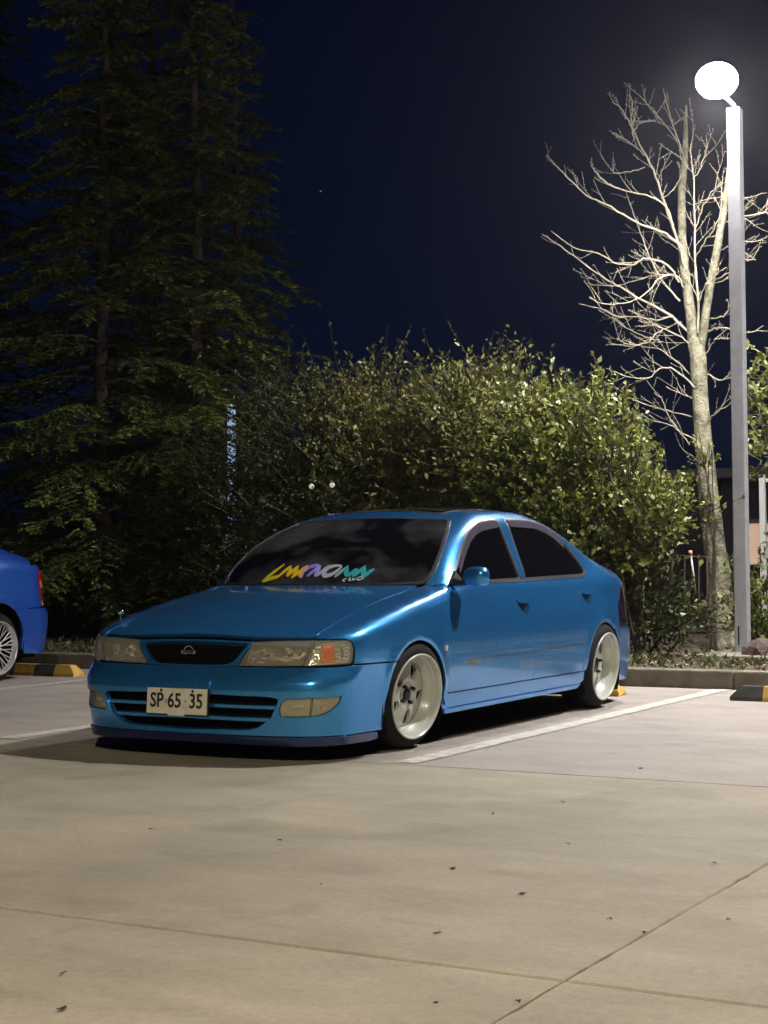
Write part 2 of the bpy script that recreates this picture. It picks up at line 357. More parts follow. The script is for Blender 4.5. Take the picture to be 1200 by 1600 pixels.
def inset(pts, d):
    """shrink (d>0) an outline by mitred offset"""
    P_ = np.array(pts, float); n = len(P_); A = 0.5*sum(P_[i][0]*P_[(i+1) % n][1]-P_[(i+1) % n][0]*P_[i][1] for i in range(n)); s = 1 if A > 0 else -1
    out = []
    for i in range(n):
        a, p, b = P_[i-1], P_[i], P_[(i+1) % n]
        e1 = (p-a)/max(np.linalg.norm(p-a), 1e-9); e2 = (b-p)/max(np.linalg.norm(b-p), 1e-9)
        n1 = np.array([-e1[1], e1[0]])*s; n2 = np.array([-e2[1], e2[0]])*s; mm = n1+n2; mm /= max(np.linalg.norm(mm), 1e-9)
        out.append(tuple(p+mm*d/max(mm@n1, .45)))
    return out
GRID = {'side': (.04, .03), 'top': (.04, .04), 'tube': (.035, 2.2), 'nose': (2.0, .018), 'tail': (3.0, .02), 'front': (.03, .03)}
def cut_grid(outer, holes=(), step=(.04, .04)):
    O = np.array(outer); lo, hi = O.min(0)-1e-3, O.max(0)+1e-3
    nx, ny = max(1, int(np.ceil((hi[0]-lo[0])/step[0]))), max(1, int(np.ceil((hi[1]-lo[1])/step[1])))
    X, Y = np.linspace(lo[0], hi[0], nx+1), np.linspace(lo[1], hi[1], ny+1); S_ = np.array([step[0], step[1]])
    b = bmesh.new(); vs = [[b.verts.new((x/S_[0], y/S_[1], 0)) for x in X] for y in Y]
    for j in range(ny):
        for i in range(nx): b.faces.new((vs[j][i], vs[j][i+1], vs[j+1][i+1], vs[j+1][i]))
    loops = [[(u/S_[0], v/S_[1]) for u, v in l] for l in [outer, *holes]]
    for lp in loops:
        for i in range(len(lp)):
            a = np.array(lp[i]); c = np.array(lp[(i+1) % len(lp)]); d = c-a; ln = np.hypot(*d)
            if ln < 1e-7: continue
            nrm = (-d[1]/ln, d[0]/ln, 0); e = .02
            x0, x1 = min(a[0], c[0])-e, max(a[0], c[0])+e; y0, y1 = min(a[1], c[1])-e, max(a[1], c[1])+e
            g = []
            for f in b.faces:
                xs = [v.co.x for v in f.verts]; ys = [v.co.y for v in f.verts]
                if max(xs) < x0 or min(xs) > x1 or max(ys) < y0 or min(ys) > y1: continue
                ds = [(v.co.x-a[0])*nrm[0]+(v.co.y-a[1])*nrm[1] for v in f.verts]
                if min(ds) < -1e-4 and max(ds) > 1e-4: g.append(f)
            if g:
                gg = set(g)
                for f in g: gg.update(f.edges); gg.update(f.verts)
                bmesh.ops.bisect_plane(b, geom=list(gg), dist=1e-4, plane_co=(a[0], a[1], 0), plane_no=nrm)
    kill = []
    for f in b.faces:
        c = f.calc_center_median()
        q = (c.x, c.y)
        if not inside(q, loops[0]) or any(inside(q, h) for h in loops[1:]): kill.append(f)
    bmesh.ops.delete(b, geom=kill, context='FACES')
    loose = [v for v in b.verts if not v.link_faces]
    if loose: bmesh.ops.delete(b, geom=loose, context='VERTS')
    b.verts.index_update()
    UV = np.array([(v.co.x*S_[0], v.co.y*S_[1]) for v in b.verts])
    F_ = [[v.index for v in f.verts] for f in b.faces]
    bd = [(e.verts[0].index, e.verts[1].index, e.link_faces[0].index) for e in b.edges if len(e.link_faces) == 1]
    b.faces.index_update()
    bd = []
    fl = list(b.faces)
    for fi, f in enumerate(fl):
        for lpp in f.loops:
            if len(lpp.edge.link_faces) == 1: bd.append((lpp.vert.index, lpp.link_loop_next.vert.index, fi))
    b.free(); return UV, F_, bd
def panel_data(S, outer, mode, holes=(), off=0.0, gap=.0022, flange=.014, step=None, bowl=None, planar=None):
    """outline in projection parameters -> vertices, faces, normals of a pressed panel with turned-in edges"""
    UV, F_, bd = cut_grid(outer, holes, step or GRID[mode])
    O, D = S.rays(UV, mode); Q, ok = S.hit(O, D); Nn = S.normal(Q)
    # face orientation: make windings follow the normals
    flip = 0
    for f in F_[:40]:
        a, b_, c = Q[f[0]], Q[f[1]], Q[f[2]]; flip += 1 if np.cross(b_-a, c-a)@Nn[f[0]] < 0 else -1
    if flip > 0:
        F_ = [f[::-1] for f in F_]; bd = [(b_, a, fi) for a, b_, fi in bd]
    nV = len(Q); out = np.zeros((nV, 3)); isb = np.zeros(nV, bool)
    for a, b_, fi in bd:
        t = Q[b_]-Q[a]; t /= max(np.linalg.norm(t), 1e-9)
        for v in (a, b_): out[v] += np.cross(t, Nn[v]); isb[v] = True
    ln = np.linalg.norm(out, axis=1, keepdims=True); out = out/np.maximum(ln, 1e-9)
    V = Q-out*gap*isb[:, None]
    if bowl:
        B = Q[isb]; dist = np.min(np.linalg.norm(Q[:, None, :]-B[None], axis=2), axis=1)
        dd = bowl[0]*sstep(0, bowl[1], dist); V = V-Nn*dd[:, None]
    V = V+Nn*off
    VV = [V]; NN = [Nn.copy()]; FF = list(F_)
    if flange:
        idx = np.where(isb)[0]; mp = {v: i for i, v in enumerate(idx)}; k = len(idx); base = nV
        r1 = V[idx]+out[idx]*.0013-Nn[idx]*.0016; r2 = r1-Nn[idx]*flange
        VV += [r1, r2]; NN += [out[idx], out[idx]]
        for a, b_, fi in bd:
            i, j = mp[a], mp[b_]
            FF.append([b_, a, base+i, base+j]); FF.append([base+j, base+i, base+k+i, base+k+j])
    return np.concatenate(VV), FF, np.concatenate(NN)
def data_mesh(name, dt, mirror=False):
    V, F_, Nn = dt; V = V.copy(); Nn = Nn.copy()
    if mirror: V[:, 1] *= -1; Nn[:, 1] *= -1; F_ = [f[::-1] for f in F_]
    if mirror == 'flip': pass
    me = bpy.data.meshes.new(name); me.from_pydata(V.tolist(), [], F_); me.update()
    me.polygons.foreach_set('use_smooth', np.ones(len(me.polygons), bool))
    if Nn is not None: me.normals_split_custom_set_from_vertices([tuple(v) for v in Nn])
    return me
def conv(S, pts, m0, m1, step=None):
    A = np.array(dense(pts, step) if step else pts, float); O, D = S.rays(A, m0); Q, ok = S.hit(O, D); return [tuple(v) for v in S.inv(Q, m1)]
def arc(cx, cz, r, a0, a1, n=14): return [(cx+r*math.cos(R(a0+(a1-a0)*i/n)), cz+r*math.sin(R(a0+(a1-a0)*i/n))) for i in range(n+1)]
def mir(pts, mode): return [((u, 180-v) if mode == 'tube' else (u, -v) if mode == 'top' else (-u, v)) for u, v in pts][::-1]

AR, AZ, WB = .300, .256, -2.535     # wheel arch radius, arch centre height, rear axle
def wheel_part(root, x, y, s, style, steer, camber, rr=.219, tr=.277, width=.20):
    """one wheel: an Empty whose children are tyre, rim, wheel face and nuts; s=+1 left"""
    wmat = M['white'] if style == 'dish' else M['silver']
    # local frame: axle along +y (outside), wheel outer lip at y=0
    mt = Matrix.Translation((x, y, tr*math.cos(R(camber))-.004)) @ Matrix.Rotation(R(steer), 4, 'Z') @ Matrix.Rotation(R(camber)*-s, 4, 'X')
    if s < 0: mt = mt @ Matrix.Rotation(math.pi, 4, 'Z')
    t = MB().lathe([(.205, -.20), (.222, -.202), (.250, -.196), (.268, -.178), (tr-.002, -.150), (tr, -.13), (tr, -.118), (tr-.006, -.116), (tr-.006, -.108), (tr, -.106), (tr, -.08), (tr-.006, -.078), (tr-.006, -.070), (tr, -.068), (tr-.003, -.050), (.266, -.030), (.252, -.017), (.236, -.010), (.224, -.007), (.214, -.008), (.205, -.02)], 72, 'y')
    ty = t.build('tyre', M['rubber'], root); ty.matrix_local = mt
    for v in ty.data.vertices: v.co.y = v.co.y*1.2 if v.co.y < -.012 else v.co.y
    # rim: rolled lip, deep barrel with a step, closed towards the face
    b = MB().lathe([(.2140, -.012), (.2185, -.006), (.2195, .000), (.2170, .0035), (.2125, .0035), (.2080, -.001), (.2060, -.006), (.2030, -.030), (.1985, -.0335), (.1930, -.055), (.1830, -.066), (.1760, -.082), (.1720, -.090)] if style == 'dish'
                   else [(.2140, -.012), (.2185, -.006), (.2195, .000), (.2170, .003), (.2125, .003), (.2080, -.001), (.205, -.01), (.197, -.03), (.190, -.040)], 80, 'y')
    rim = b.build('rim', wmat, ty)
    if style == 'dish':
        # pressed face disc with five slots between the spokes
        Rf = .1725; oc = [(Rf*math.cos(a), Rf*math.sin(a)) for a in np.linspace(0, 2*math.pi, 60, endpoint=False)]
        holes = []
        for k in range(5):
            a = R(114+72*k); ca, sa = math.cos(a), math.sin(a)
            sh = fillet([(.080, -.016), (.100, -.024), (.148, -.031), (.158, -.016), (.158, .016), (.148, .031), (.100, .024), (.080, .016)], .010, 3)
            holes.append([(p*ca-q*sa, p*sa+q*ca) for p, q in sh])
        UV, F_, bd = cut_grid(oc, holes, (.0125, .0125))
        r = np.hypot(UV[:, 0], UV[:, 1])
        pf = lambda r_: np.interp(r_, [0, .045, .060, .066, .072, .10, .150, .165, .1725], [-.072, -.072, -.072, -.064, -.062, -.066, -.080, -.088, -.092])
        Y = pf(r)
        V = np.stack([UV[:, 0], Y, UV[:, 1]], 1)
        F_ = [f[::-1] for f in F_]; nV = len(V); FF = list(F_); idx = sorted({v for e in bd for v in e[:2]}); mp = {v: i for i, v in enumerate(idx)}
        V2 = V[idx]-np.array([0, .022, 0]); VV = np.concatenate([V, V2])
        for a, b_, fi in bd: FF.append([a, b_, nV+mp[b_], nV+mp[a]])
        me = bpy.data.meshes.new('wheel_face'); me.from_pydata(VV.tolist(), [], FF); me.update()
        bm_ = bmesh.new(); bm_.from_mesh(me); bmesh.ops.recalc_face_normals(bm_, faces=bm_.faces[:])
        for f in bm_.faces: f.smooth = True
        for e in bm_.edges:
            if len(e.link_faces) == 2 and e.calc_face_angle(0) > .55: e.smooth = False
        bm_.to_mesh(me); bm_.free(); link('wheel_face', me, wmat, ty)
        MB().lathe([(0.0, -.060), (.020, -.0605), (.030, -.064), (.031, -.073)], 24, 'y').build('centre_bore', M['nut'], ty)
        for k in range(4):
            a = R(45+90*k+10); c = (.050*math.cos(a), 0, .050*math.sin(a))
            MB().lathe([(0, -.048), (.007, -.048), (.010, -.052), (.0105, -.072)], 6, 'y', c, False).build('wheel_nut', M['nut'], ty)
        MB().tube([(.175*math.cos(R(-4)), -.075, .175*math.sin(R(-4))), (.166*math.cos(R(-4)), -.050, .166*math.sin(R(-4)))], [.004, .0035], 6).build('valve', M['black'], ty)
    else:
        for k in range(16):
            a0 = 2*math.pi*k/16
            for sgn in (-1, 1):
                a1 = a0+sgn*.30
                q = MB(); p0 = Vector((.045*math.cos(a0), -.045, .045*math.sin(a0))); p1 = Vector((.198*math.cos(a1), -.030, .198*math.sin(a1))); pm = (p0+p1)/2+Vector((0, .004, 0))
                q.tube([p0, pm, p1], [.0065, .0055, .006], 6); q.build('spoke', M['silver'], ty)
        MB().lathe([(0, -.02), (.03, -.022), (.045, -.035), (.055, -.05), (.055, -.08)], 24, 'y').build('hub_cap', M['silver'], ty)
    MB().lathe([(0, -.105), (.125, -.105), (.125, -.115), (0, -.115)], 36, 'y').build('brake_disc', M['nut'], ty)
    MB().lathe([(.200, -.195), (.178, -.150), (.1735, -.095)], 48, 'y').build('inner_barrel', M['void'], ty)
    return ty

def text_mesh(body, size, name):
    cu = bpy.data.curves.new(name, 'FONT'); cu.body = body; cu.size = size; cu.align_x = 'CENTER'; cu.align_y = 'CENTER'; cu.extrude = .0006; cu.offset = size*.022; cu.resolution_u = 3
    o = bpy.data.objects.new(name, cu); C.objects.link(o); bpy.context.view_layer.update()
    me = bpy.data.meshes.new_from_object(o.evaluated_get(bpy.context.evaluated_depsgraph_get())); bpy.data.objects.remove(o); return me

def build_car(S, root, paint, style, front_detail=True, lift=0.0, only_rear=False):
    body = []
    def add(name, dt, mt, parent=root, sides=False, label=None):
        os_ = []
        for mi in ((False, True) if sides else (False,)):
            o = link(name, data_mesh(name, dt, mi), mt, parent if not isinstance(parent, (list, tuple)) else parent[1 if mi else 0])
            if label: o['label'] = label
            os_.append(o); body.append(o)
        return os_ if sides else os_[0]
    pd = lambda *a, **k: panel_data(S, *a, **k)
    fa = lambda a0, a1, n=12: arc(0, AZ, AR, a0, a1, n)
    ra = lambda a0, a1, n=12: arc(WB, AZ, AR, a0, a1, n)
    # ---- outlines in side view (x, z), traced on the photographed car
    fwin = [(-.500, .8385), (-.610, .913), (-.800, 1.040), (-.950, 1.128), (-1.05, 1.165), (-1.15, 1.190), (-1.31, 1.206), (-1.425, 1.210), (-1.388, .842)]
    rwin = [(-1.450, .8420), (-1.535, 1.2125), (-1.72, 1.2165), (-1.90, 1.212), (-2.04, 1.193), (-2.160, 1.155), (-2.299, 1.058), (-2.40, .955), (-2.432, .900), (-2.415, .868), (-2.36, .856)]
    win = [fillet(fwin, .03, 3, skip=(0,)), fillet(rwin, .03, 3, skip=(0,))]
    win_t = [conv(S, w_, 'side', 'tube', .06) for w_ in win]
    # ---- cabin shell: pillars, roof, rear quarters in one pressing
    ws3 = [(-.431, .655), (-.513, .668), (-.657, .641), (-.82, .590), (-1.005, .513), (-1.035, .490), (-1.005, .42), (-.965, .30), (-.940, .15), (-.932, 0)]
    wst = conv(S, ws3, 'top', 'tube', .06)
    lower = [(-.455, .832), (-.52, .8335), (-1.38, .836), (-2.36, .850), (-2.405, .83), (-2.42, .79), (-2.41, .70), (-2.385, .60)]+[(-2.385, .5165)]+ra(60.0, 125, 10)+[(-2.72, .502), (-2.90, .502), (-2.90, .60), (-2.905, .72), (-2.92, .81), (-2.99, .835)]
    lt = conv(S, dense(lower, .05, closed=False), 'side', 'tube')
    rear_edge = [(-3.06, 34.5), (-3.12, 37), (-3.17, 41), (-3.205, 46), (-3.235, 54), (-3.258, 63), (-3.272, 72), (-3.278, 81), (-3.28, 90)]
    right_half = list(ws3)
    wsn = dense(ws3, .06, closed=False); wst = conv(S, wsn, 'top', 'tube')
    left = wst[::-1]+lt+rear_edge           # from centre top of windscreen down the pillar, back along the belt, over the tail
    outline = left+[(u, 180-v) for u, v in left[::-1][1:]][:-1]
    # rear screen hole and sunroof hole
    rs = [(-2.36, 0), (-2.37, .35), (-2.42, .50), (-2.50, .555), (-2.88, .60), (-2.93, .50), (-2.96, 0)]
    rs = dense(rs, .08, closed=False); rst = conv(S, rs, 'top', 'tube'); rst = rst+[(u, 180-v) for u, v in rst[::-1][1:-1]]
    sr = fillet([(-1.12, -.40), (-1.12, .40), (-1.60, .42), (-1.60, -.42)], .05, 3); srt = conv(S, sr, 'top', 'tube', .1)
    shell = add('body_shell', pd(outline, 'tube', holes=[*win_t, *[[(u, 180-v) for u, v in w_] for w_ in win_t], rst, srt], gap=.001), paint)
    add('sunroof', pd(srt, 'tube', off=-.002), M['glass'], shell)
    add('sunroof_seal', pd(conv(S, fillet([(-1.10, -.42), (-1.10, .42), (-1.62, .44), (-1.62, -.44)], .05, 3), 'top', 'tube', .1), 'tube', holes=[srt], off=.003, flange=.004), M['black'], shell)
    add('rear_screen', pd(rst, 'tube', off=-.003), M['glass'], root)
    # ---- windscreen and its seals
    wo_l = dense([(-.4315, .652)]+ws3[1:], .06, closed=False)
    base = [(-.222, .0), (-.226, .15), (-.262, .31), (-.325, .47), (-.412, .628)]
    wsp = [(x, y) for x, y in wo_l[::-1]]+base[::-1]; wsp = wsp+[(x, -y) for x, y in wsp[::-1][1:]][:-1]
    wsi = conv(S, wsp, 'top', 'top')
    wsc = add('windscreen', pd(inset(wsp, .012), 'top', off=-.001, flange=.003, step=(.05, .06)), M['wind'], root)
    add('windscreen_seal', pd(wsp, 'top', holes=[inset(wsp, .014)], off=.001, flange=.006, step=(.06, .06)), M['black'], wsc)
    wl = [(x-.004, y+.006) for x, y in wo_l]; lines = wl+[(x+.010, y-.012) for x, y in wl[::-1]]
    # thin bright bead down the pillars
    bead = [(x, y) for x, y in ws3[:5]]; bd_ = [(x-.003, y+.0075) for x, y in bead]+[(x-.003, y+.001) for x, y in bead[::-1]]
    add('pillar_bead', pd(bd_, 'top', off=.004, flange=.004, gap=0, step=(.06, .06)), M['trim'], (wsc, wsc), True)
    # ---- doors
    fd = fillet([(-.352, .262), (-.352, .50), (-.356, .68), (-.372, .765), (-.440, .828), (-.52, .8335), (-1.385, .836), (-1.436, .8375), (-1.436, .262)], .012, 2)
    rd = fillet([(-1.4365, .262), (-1.4365, .8375), (-2.35, .850)], .012, 2, skip=(0,))+[(-2.395, .832), (-2.416, .79), (-2.406, .70), (-2.380, .60), (-2.383, .5165)]+ra(60, 4, 8)+[(-2.232, .262)]
    doors = []
    recs = []
    for hx, hz in ((-1.225, .742), (-2.195, .772)): recs.append(fillet([(hx-.014, hz-.006), (hx-.164, hz-.004), (hx-.168, hz-.040), (hx-.142, hz-.084), (hx-.100, hz-.090), (hx-.055, hz-.066), (hx-.022, hz-.036)], .02, 3))
    for nm, pl, rc in (('front_door', fd, recs[0]), ('rear_door', rd, recs[1])):
        doors.append(add(nm, pd(pl, 'side', gap=.0036, holes=[rc]), paint, root, True))
    for k, (w_, wt, dn) in enumerate(zip((fwin, rwin), win_t, doors)):
        side_w = win[k]
        add('window_trim', pd(side_w, 'side', holes=[inset(side_w, .013)], off=.0015, gap=0, flange=.012), M['trim'], dn, True)
        in_ = inset(side_w, .0125)
        add('window_glass', pd(in_, 'side', off=-.005, gap=0, flange=.004), M['glass'], dn, True)
        # smoked rain visor along the upper edge
        if k == 0: top = [(-.66, .925), (-.800, 1.022), (-.950, 1.109), (-1.05, 1.146), (-1.15, 1.170), (-1.31, 1.187), (-1.412, 1.191)]; wd = .042
        else: top = [(-1.548, 1.195), (-1.72, 1.198), (-1.90, 1.194), (-2.03, 1.175), (-2.145, 1.140), (-2.25, 1.070)]; wd = .042
        low = [(x+(.02 if k == 0 else (.03 if i > 2 else 0)), z-wd*(1 if 0 < i < len(top)-1 else .85)) for i, (x, z) in enumerate(top)]
        add('rain_visor', pd(top+low[::-1], 'side', off=.006, gap=0, flange=.004), M['visor'], dn, True)
        # belt moulding
        bz = (.836, .8365) if k == 0 else (.8375, .849); xs_ = (-.56, -1.435) if k == 0 else (-1.438, -2.33)
        add('belt_moulding', pd([(xs_[0], bz[0]-.003), (xs_[0], bz[0]+.013), (xs_[1], bz[1]+.013), (xs_[1], bz[1]-.003)], 'side', off=.005, gap=0, flange=.005, step=(.1, .03)), M['trim'], dn, True)
        hx = -1.225 if k == 0 else -2.195; hz = .742 if k == 0 else .772
        add('handle_recess', pd(recs[k], 'side', off=-.001, gap=-.002, flange=0, bowl=(.022, .016), step=(.010, .008)), M['recess'], dn, True)
        flap = fillet([(hx, hz), (hx-.172, hz+.002), (hx-.174, hz-.018), (hx-.120, hz-.034), (hx-.055, hz-.032), (hx-.01, hz-.018)], .012, 3)
        add('handle', pd(flap, 'side', off=.014, gap=0, flange=.010, step=(.02, .012)), paint, dn, True)
    # rub strips
    add('rub_strip', pd(fillet([(-.390, .434), (-.385, .451), (-1.430, .458), (-1.430, .439)], .006, 2), 'side', off=.009, gap=0, flange=.008, step=(.1, .02)), paint, doors[0], True)
    add('rub_strip', pd(fillet([(-1.444, .439), (-1.444, .458), (-2.15, .467), (-2.12, .449)], .006, 2), 'side', off=.009, gap=0, flange=.008, step=(.1, .02)), paint, doors[1], True)
    # ---- rockers
    rk = [(-.30, .2575)]+[(-.303, .2)]+[(-.33, .155), (-2.10, .160), (-2.232, .20), (-2.236, .2575)]
    skb = add('side_skirt', pd(rk, 'side', off=-.010, flange=.02, step=(.08, .02)), paint, root, True)
    add('skirt_lip', pd([(-.318, .178), (-.330, .155), (-2.10, .160), (-2.17, .182)], 'side', off=.002, gap=0, flange=.030, step=(.08, .02)), paint, skb, True)
    if front_detail or True:
        # ---- front wings
        gapl = [(.640, .642), (.499, .640), (.277, .632), (.014, .629), (-.192, .634), (-.330, .640), (-.428, .660)]
        g_t = conv(S, dense(gapl, .06, closed=False), 'top', 'tube')
        backs = conv(S, dense([(-.440, .828), (-.372, .765), (-.356, .68), (-.352, .50), (-.352, .262), (-.330, .20), (-.306, .165), (-.303, .20)][:6], .05, closed=False), 'side', 'tube')
        arch_ = conv(S, fa(190, 43.6, 16), 'side', 'tube')
        fr = conv(S, [(60.2, .4665), (60.6, .50), (60.7, .540), (60.0, .572), (58.0, .5885), (53.0, .5905), (48.8, .5915)], 'nose', 'tube')
        fen = g_t+backs+[a for a in arch_[1:]]+conv(S, dense([(.2175, .4635), (.54, .4665)], .05, closed=False), 'side', 'tube')+fr
        w_ = add('front_wing', pd(fen, 'tube'), paint, root, True)
        for o, s in zip(w_, (1, -1)):
            q = MB(); q.box((-.307, .846*1, .487), (-.281, .858, .517), .005)
            mo = q.build('side_repeater', M['clear_plastic'], o)
            if s < 0: mo.scale.y = -1
            body.append(mo)
        # ---- bonnet
        hd = [(.738, 0), (.7385, .20), (.733, .340), (.706, .50), (.664, .630), (.640, .638)]+gapl[1:5]+[(-.330, .633), (-.405, .622), (-.318, .468), (-.256, .31), (-.220, .15), (-.215, 0)]
        hd = dense(hd, .08, closed=False); hd = hd+[(x, -y) for x, y in hd[::-1][1:-1]]
        hood = add('bonnet', pd(hd, 'top', gap=.0042, flange=.02, step=(.03, .04)), paint, root)
        for yy in (-.34, .233):
            q = MB(); q.box((-.187, yy-.010, .8165), (-.160, yy+.010, .829), .003); q.box((-.162, yy-.005, .823), (-.154, yy+.005, .829), .001)
            body.append(q.build('washer_nozzle', M['chrome'], hood))
        # ---- headlamps
        hl = fillet([(21.9, .4615), (25.56, .532), (28.0, .5775), (38, .5835), (48.15, .5855), (57.6, .584), (59.6, .568), (60.1, .538), (59.7, .486), (58.6, .4675), (44.9, .4640), (33, .462)], .6, 2)
        hp = [(21.9, .4615), (25.56, .532), (28.0, .5775), (38, .5835), (48.3, .5855), (58.2, .584), (59.6, .572), (60.2, .538), (59.8, .486), (59.0, .4675), (44.9, .4640), (33, .462)]
        rl = M['reflector']
        lampL = add('headlight', pd(hp, 'nose', off=-.002, flange=.004), M['lens'], root, True)
        main_ = [(24.3, .4655), (26.4, .532), (28.8, .5735), (38, .5795), (46.9, .5815), (44.2, .4675), (33, .4655)]
        add('reflector', pd(main_, 'nose', off=-.012, bowl=(.050, .045), flange=0, step=(1.2, .012)), rl, lampL, True)
        bz_ = [(24.0, .4650), (26.3, .532), (28.6, .5750)]; wl_ = [(22.4, .4650), (25.8, .534), (28.1, .5750)]
        add('chrome_flash', pd(wl_+bz_[::-1], 'nose', off=-.006, flange=.01, gap=0), M['chrome'], lampL, True)
        add('divider', pd([(44.6, .466), (47.6, .5835), (48.4, .5835), (45.5, .466)], 'nose', off=-.003, gap=0, flange=.03), M['chrome'], lampL, True)
        add('corner_reflector', pd([(45.6, .4675), (48.5, .5815), (57.8, .5805), (59.2, .568), (59.6, .538), (59.2, .490), (58.3, .4715)], 'nose', off=-.014, bowl=(.022, .03), flange=0, step=(1.2, .012)), M['facet'], lampL, True)
        add('indicator_lamp', pd(fillet([(48.6, .474), (50.0, .577), (54.2, .577), (54.4, .474)], .5, 2), 'nose', off=-.012, bowl=(-.012, .02), flange=.01, step=(.8, .01)), M['amber'], lampL[0])
        o = link('indicator_lamp', data_mesh('indicator_lamp', pd(fillet([(50.5, .50), (51.0, .55), (54.0, .55), (54.0, .50)], .5, 2), 'nose', off=-.012, flange=.01, step=(.8, .01)), True), M['pink'], lampL[1]); body.append(o)
        for s, lo_ in zip((1, -1), lampL):
            for th, zz, rr_ in ((31.5, .520, .030), (39.5, .524, .027)):
                O, D = S.rays(np.array([[th*s, zz]]), 'nose'); Q, _ = S.hit(O, D); nn = S.normal(Q)[0]; c = Vector(Q[0])-Vector(nn)*.030
                rot = Vector((0, 0, 1)).rotation_difference((Vector((1, 0, 0))*.8+Vector(nn)*.4).normalized()).to_matrix().to_4x4()
                q = MB().lathe([(.001, -.022), (rr_*.55, -.018), (rr_*.85, -.008), (rr_, .006), (rr_+.002, .006)], 24)
                o = q.build('lamp_bowl', M['chrome'], lo_); o.matrix_local = Matrix.Translation(c) @ rot; body.append(o)
                q = MB().lathe([(0.0, .006), (.006, .004), (.008, -.004), (.006, -.02)], 12)
                o = q.build('bulb', M['clear_plastic'], lo_); o.matrix_local = Matrix.Translation(c) @ rot; body.append(o)
        # ---- grille surround and grille
        go = [(21.4, .4595), (25.0, .532), (27.5, .5770), (14, .5835), (0, .5845)]; go = go+[(-u, v) for u, v in go[::-1][1:]]+[(-12, .4585), (0, .4575), (12, .4585)]
        gh = [(16.5, .4655), (20.3, .482), (23.2, .523), (26.0, .5685), (14, .5745), (0, .5755)]; gh = gh+[(-u, v) for u, v in gh[::-1][1:]]+[(-8, .4625), (8, .4625)]
        sur = add('grille_surround', pd(go, 'nose', holes=[fillet(gh, .8, 2)], gap=.001, flange=.05), paint, root)
        gr = add('grille', pd(inset([(u, v*60) for u, v in gh], 0) and gh, 'nose', off=-.030, flange=0, gap=0), M['void'], root)
        for zz, e in ((.492, 20.0), (.520, 22.0), (.548, 23.5)):
            add('grille_slat', pd([(-e, zz-.003), (-e, zz+.003), (e, zz+.003), (e, zz-.003)], 'nose', off=-.020, gap=0, flange=.012, step=(4, .02)), M['void'], gr)
        # maker's emblem: a ring with a bar across
        em = MB(); em.lathe([(.0255, -.002), (.0265, .003), (.0295, .0035), (.031, 0), (.030, -.003)], 28, 'x', closed=True); e_ = em.build('emblem', M['chrome'], gr)
        e_.location = (.808, 0, .524); body.append(e_)
        q = MB(); q.box((-.001, -.043, -.0095), (.0065, .043, .0095), .002); o = q.build('emblem_bar', M['chrome'], gr); o.location = (.808, 0, .524); body.append(o)
        tm = text_mesh('NISSAN', .017, 'emblem_letters'); o = link('emblem_letters', tm, M['ink'], gr); o.matrix_local = Matrix.Translation((.8155, 0, .524)) @ Matrix.Rotation(R(90), 4, 'Z') @ Matrix.Rotation(R(90), 4, 'X'); body.append(o)
        # ---- bumper with its intake and fog lamp openings
        top_ = [(u, .4565) for u in np.arange(0, 60, 5)]+[(60, .4605)]
        sd = conv(S, [(.54, .4605), (.2165, .4580)]+fa(42.2, 2, 8)+[(.2995, .20), (.300, .130)], 'side', 'nose')
        bot = [(u, .130) for u in np.arange(70, 0, -5)]
        bl = top_+sd[1:]+bot+[(0, .128)]; bl = bl+[(-u, v) for u, v in bl[::-1][1:-1]]
        ik = [(36.3, .298), (36.0, .312), (33, .3185), (16, .3245), (0, .327)]; ik = ik+[(-u, v) for u, v in ik[::-1][1:]]+[(-33.9, .215), (-29.5, .168), (-26, .157), (0, .150), (26, .157), (29.5, .168), (33.9, .215)]
        fg = [(36.9, .2215), (36.5, .262), (37.3, .293), (38.6, .310), (46, .3145), (55.3, .318), (54.6, .285), (52.2, .252), (49.5, .235), (46.0, .2245)]
        fgm = [(-u, v) for u, v in fg]
        bump = add('front_bumper', pd(bl, 'nose', holes=[ik, fg, fgm], flange=.03, gap=.0015), paint, root)
        add('intake_back', pd([(u*1.04, v) for u, v in ik], 'nose', off=-.055, flange=0, gap=0), M['void'], bump)
        for zz, e, h_ in ((.2690, 35.2, .0075), (.2080, 33.6, .0075)):
            add('intake_bar', pd([(-e, zz-h_-.003), (-e, zz+h_-.003), (0, zz+h_+.002), (e, zz+h_-.003), (e, zz-h_-.003), (0, zz-h_+.002)], 'nose', off=-.010, gap=0, flange=.022, step=(3, .02)), paint, bump)
        fo = add('fog_lamp', pd(inset([(u, v*100) for u, v in fg], 0) and fg, 'nose', off=-.010, gap=.003, flange=.006), M['lens'], root, True)
        add('fog_reflector', pd(fg, 'nose', off=-.014, bowl=(.030, .035), gap=.002, flange=0, step=(1.2, .012)), M['fogback'], fo, True)
        add('fog_divider', pd([(45.3, .228), (45.9, .311), (46.5, .311), (45.9, .228)], 'nose', off=-.012, gap=0, flange=.02), M['black'], fo, True)
        add('indicator_bulb', pd(fillet([(49.2, .255), (49.4, .272), (50.8, .272), (50.9, .255)], .2, 2), 'nose', off=-.022, gap=0, flange=.006), M['yellow_bulb'], fo, True)
        add('fog_bulb', pd(fillet([(40.2, .262), (40.5, .274), (43.2, .278), (43.2, .264)], .2, 2), 'nose', off=-.024, gap=0, flange=.006), M['chrome'], fo, True)
        # ---- dark blue lip spoiler
        lp_ = [(u, .1285) for u in np.arange(0, 70.1, 5)]+[(72.2, .125), (72.6, .094)]+[(u, .086+.006*sstep(40, 20, u)) for u in np.arange(68, 0, -4)]+[(0, .092)]
        lp_ = lp_+[(-u, v) for u, v in lp_[::-1][1:-1]]
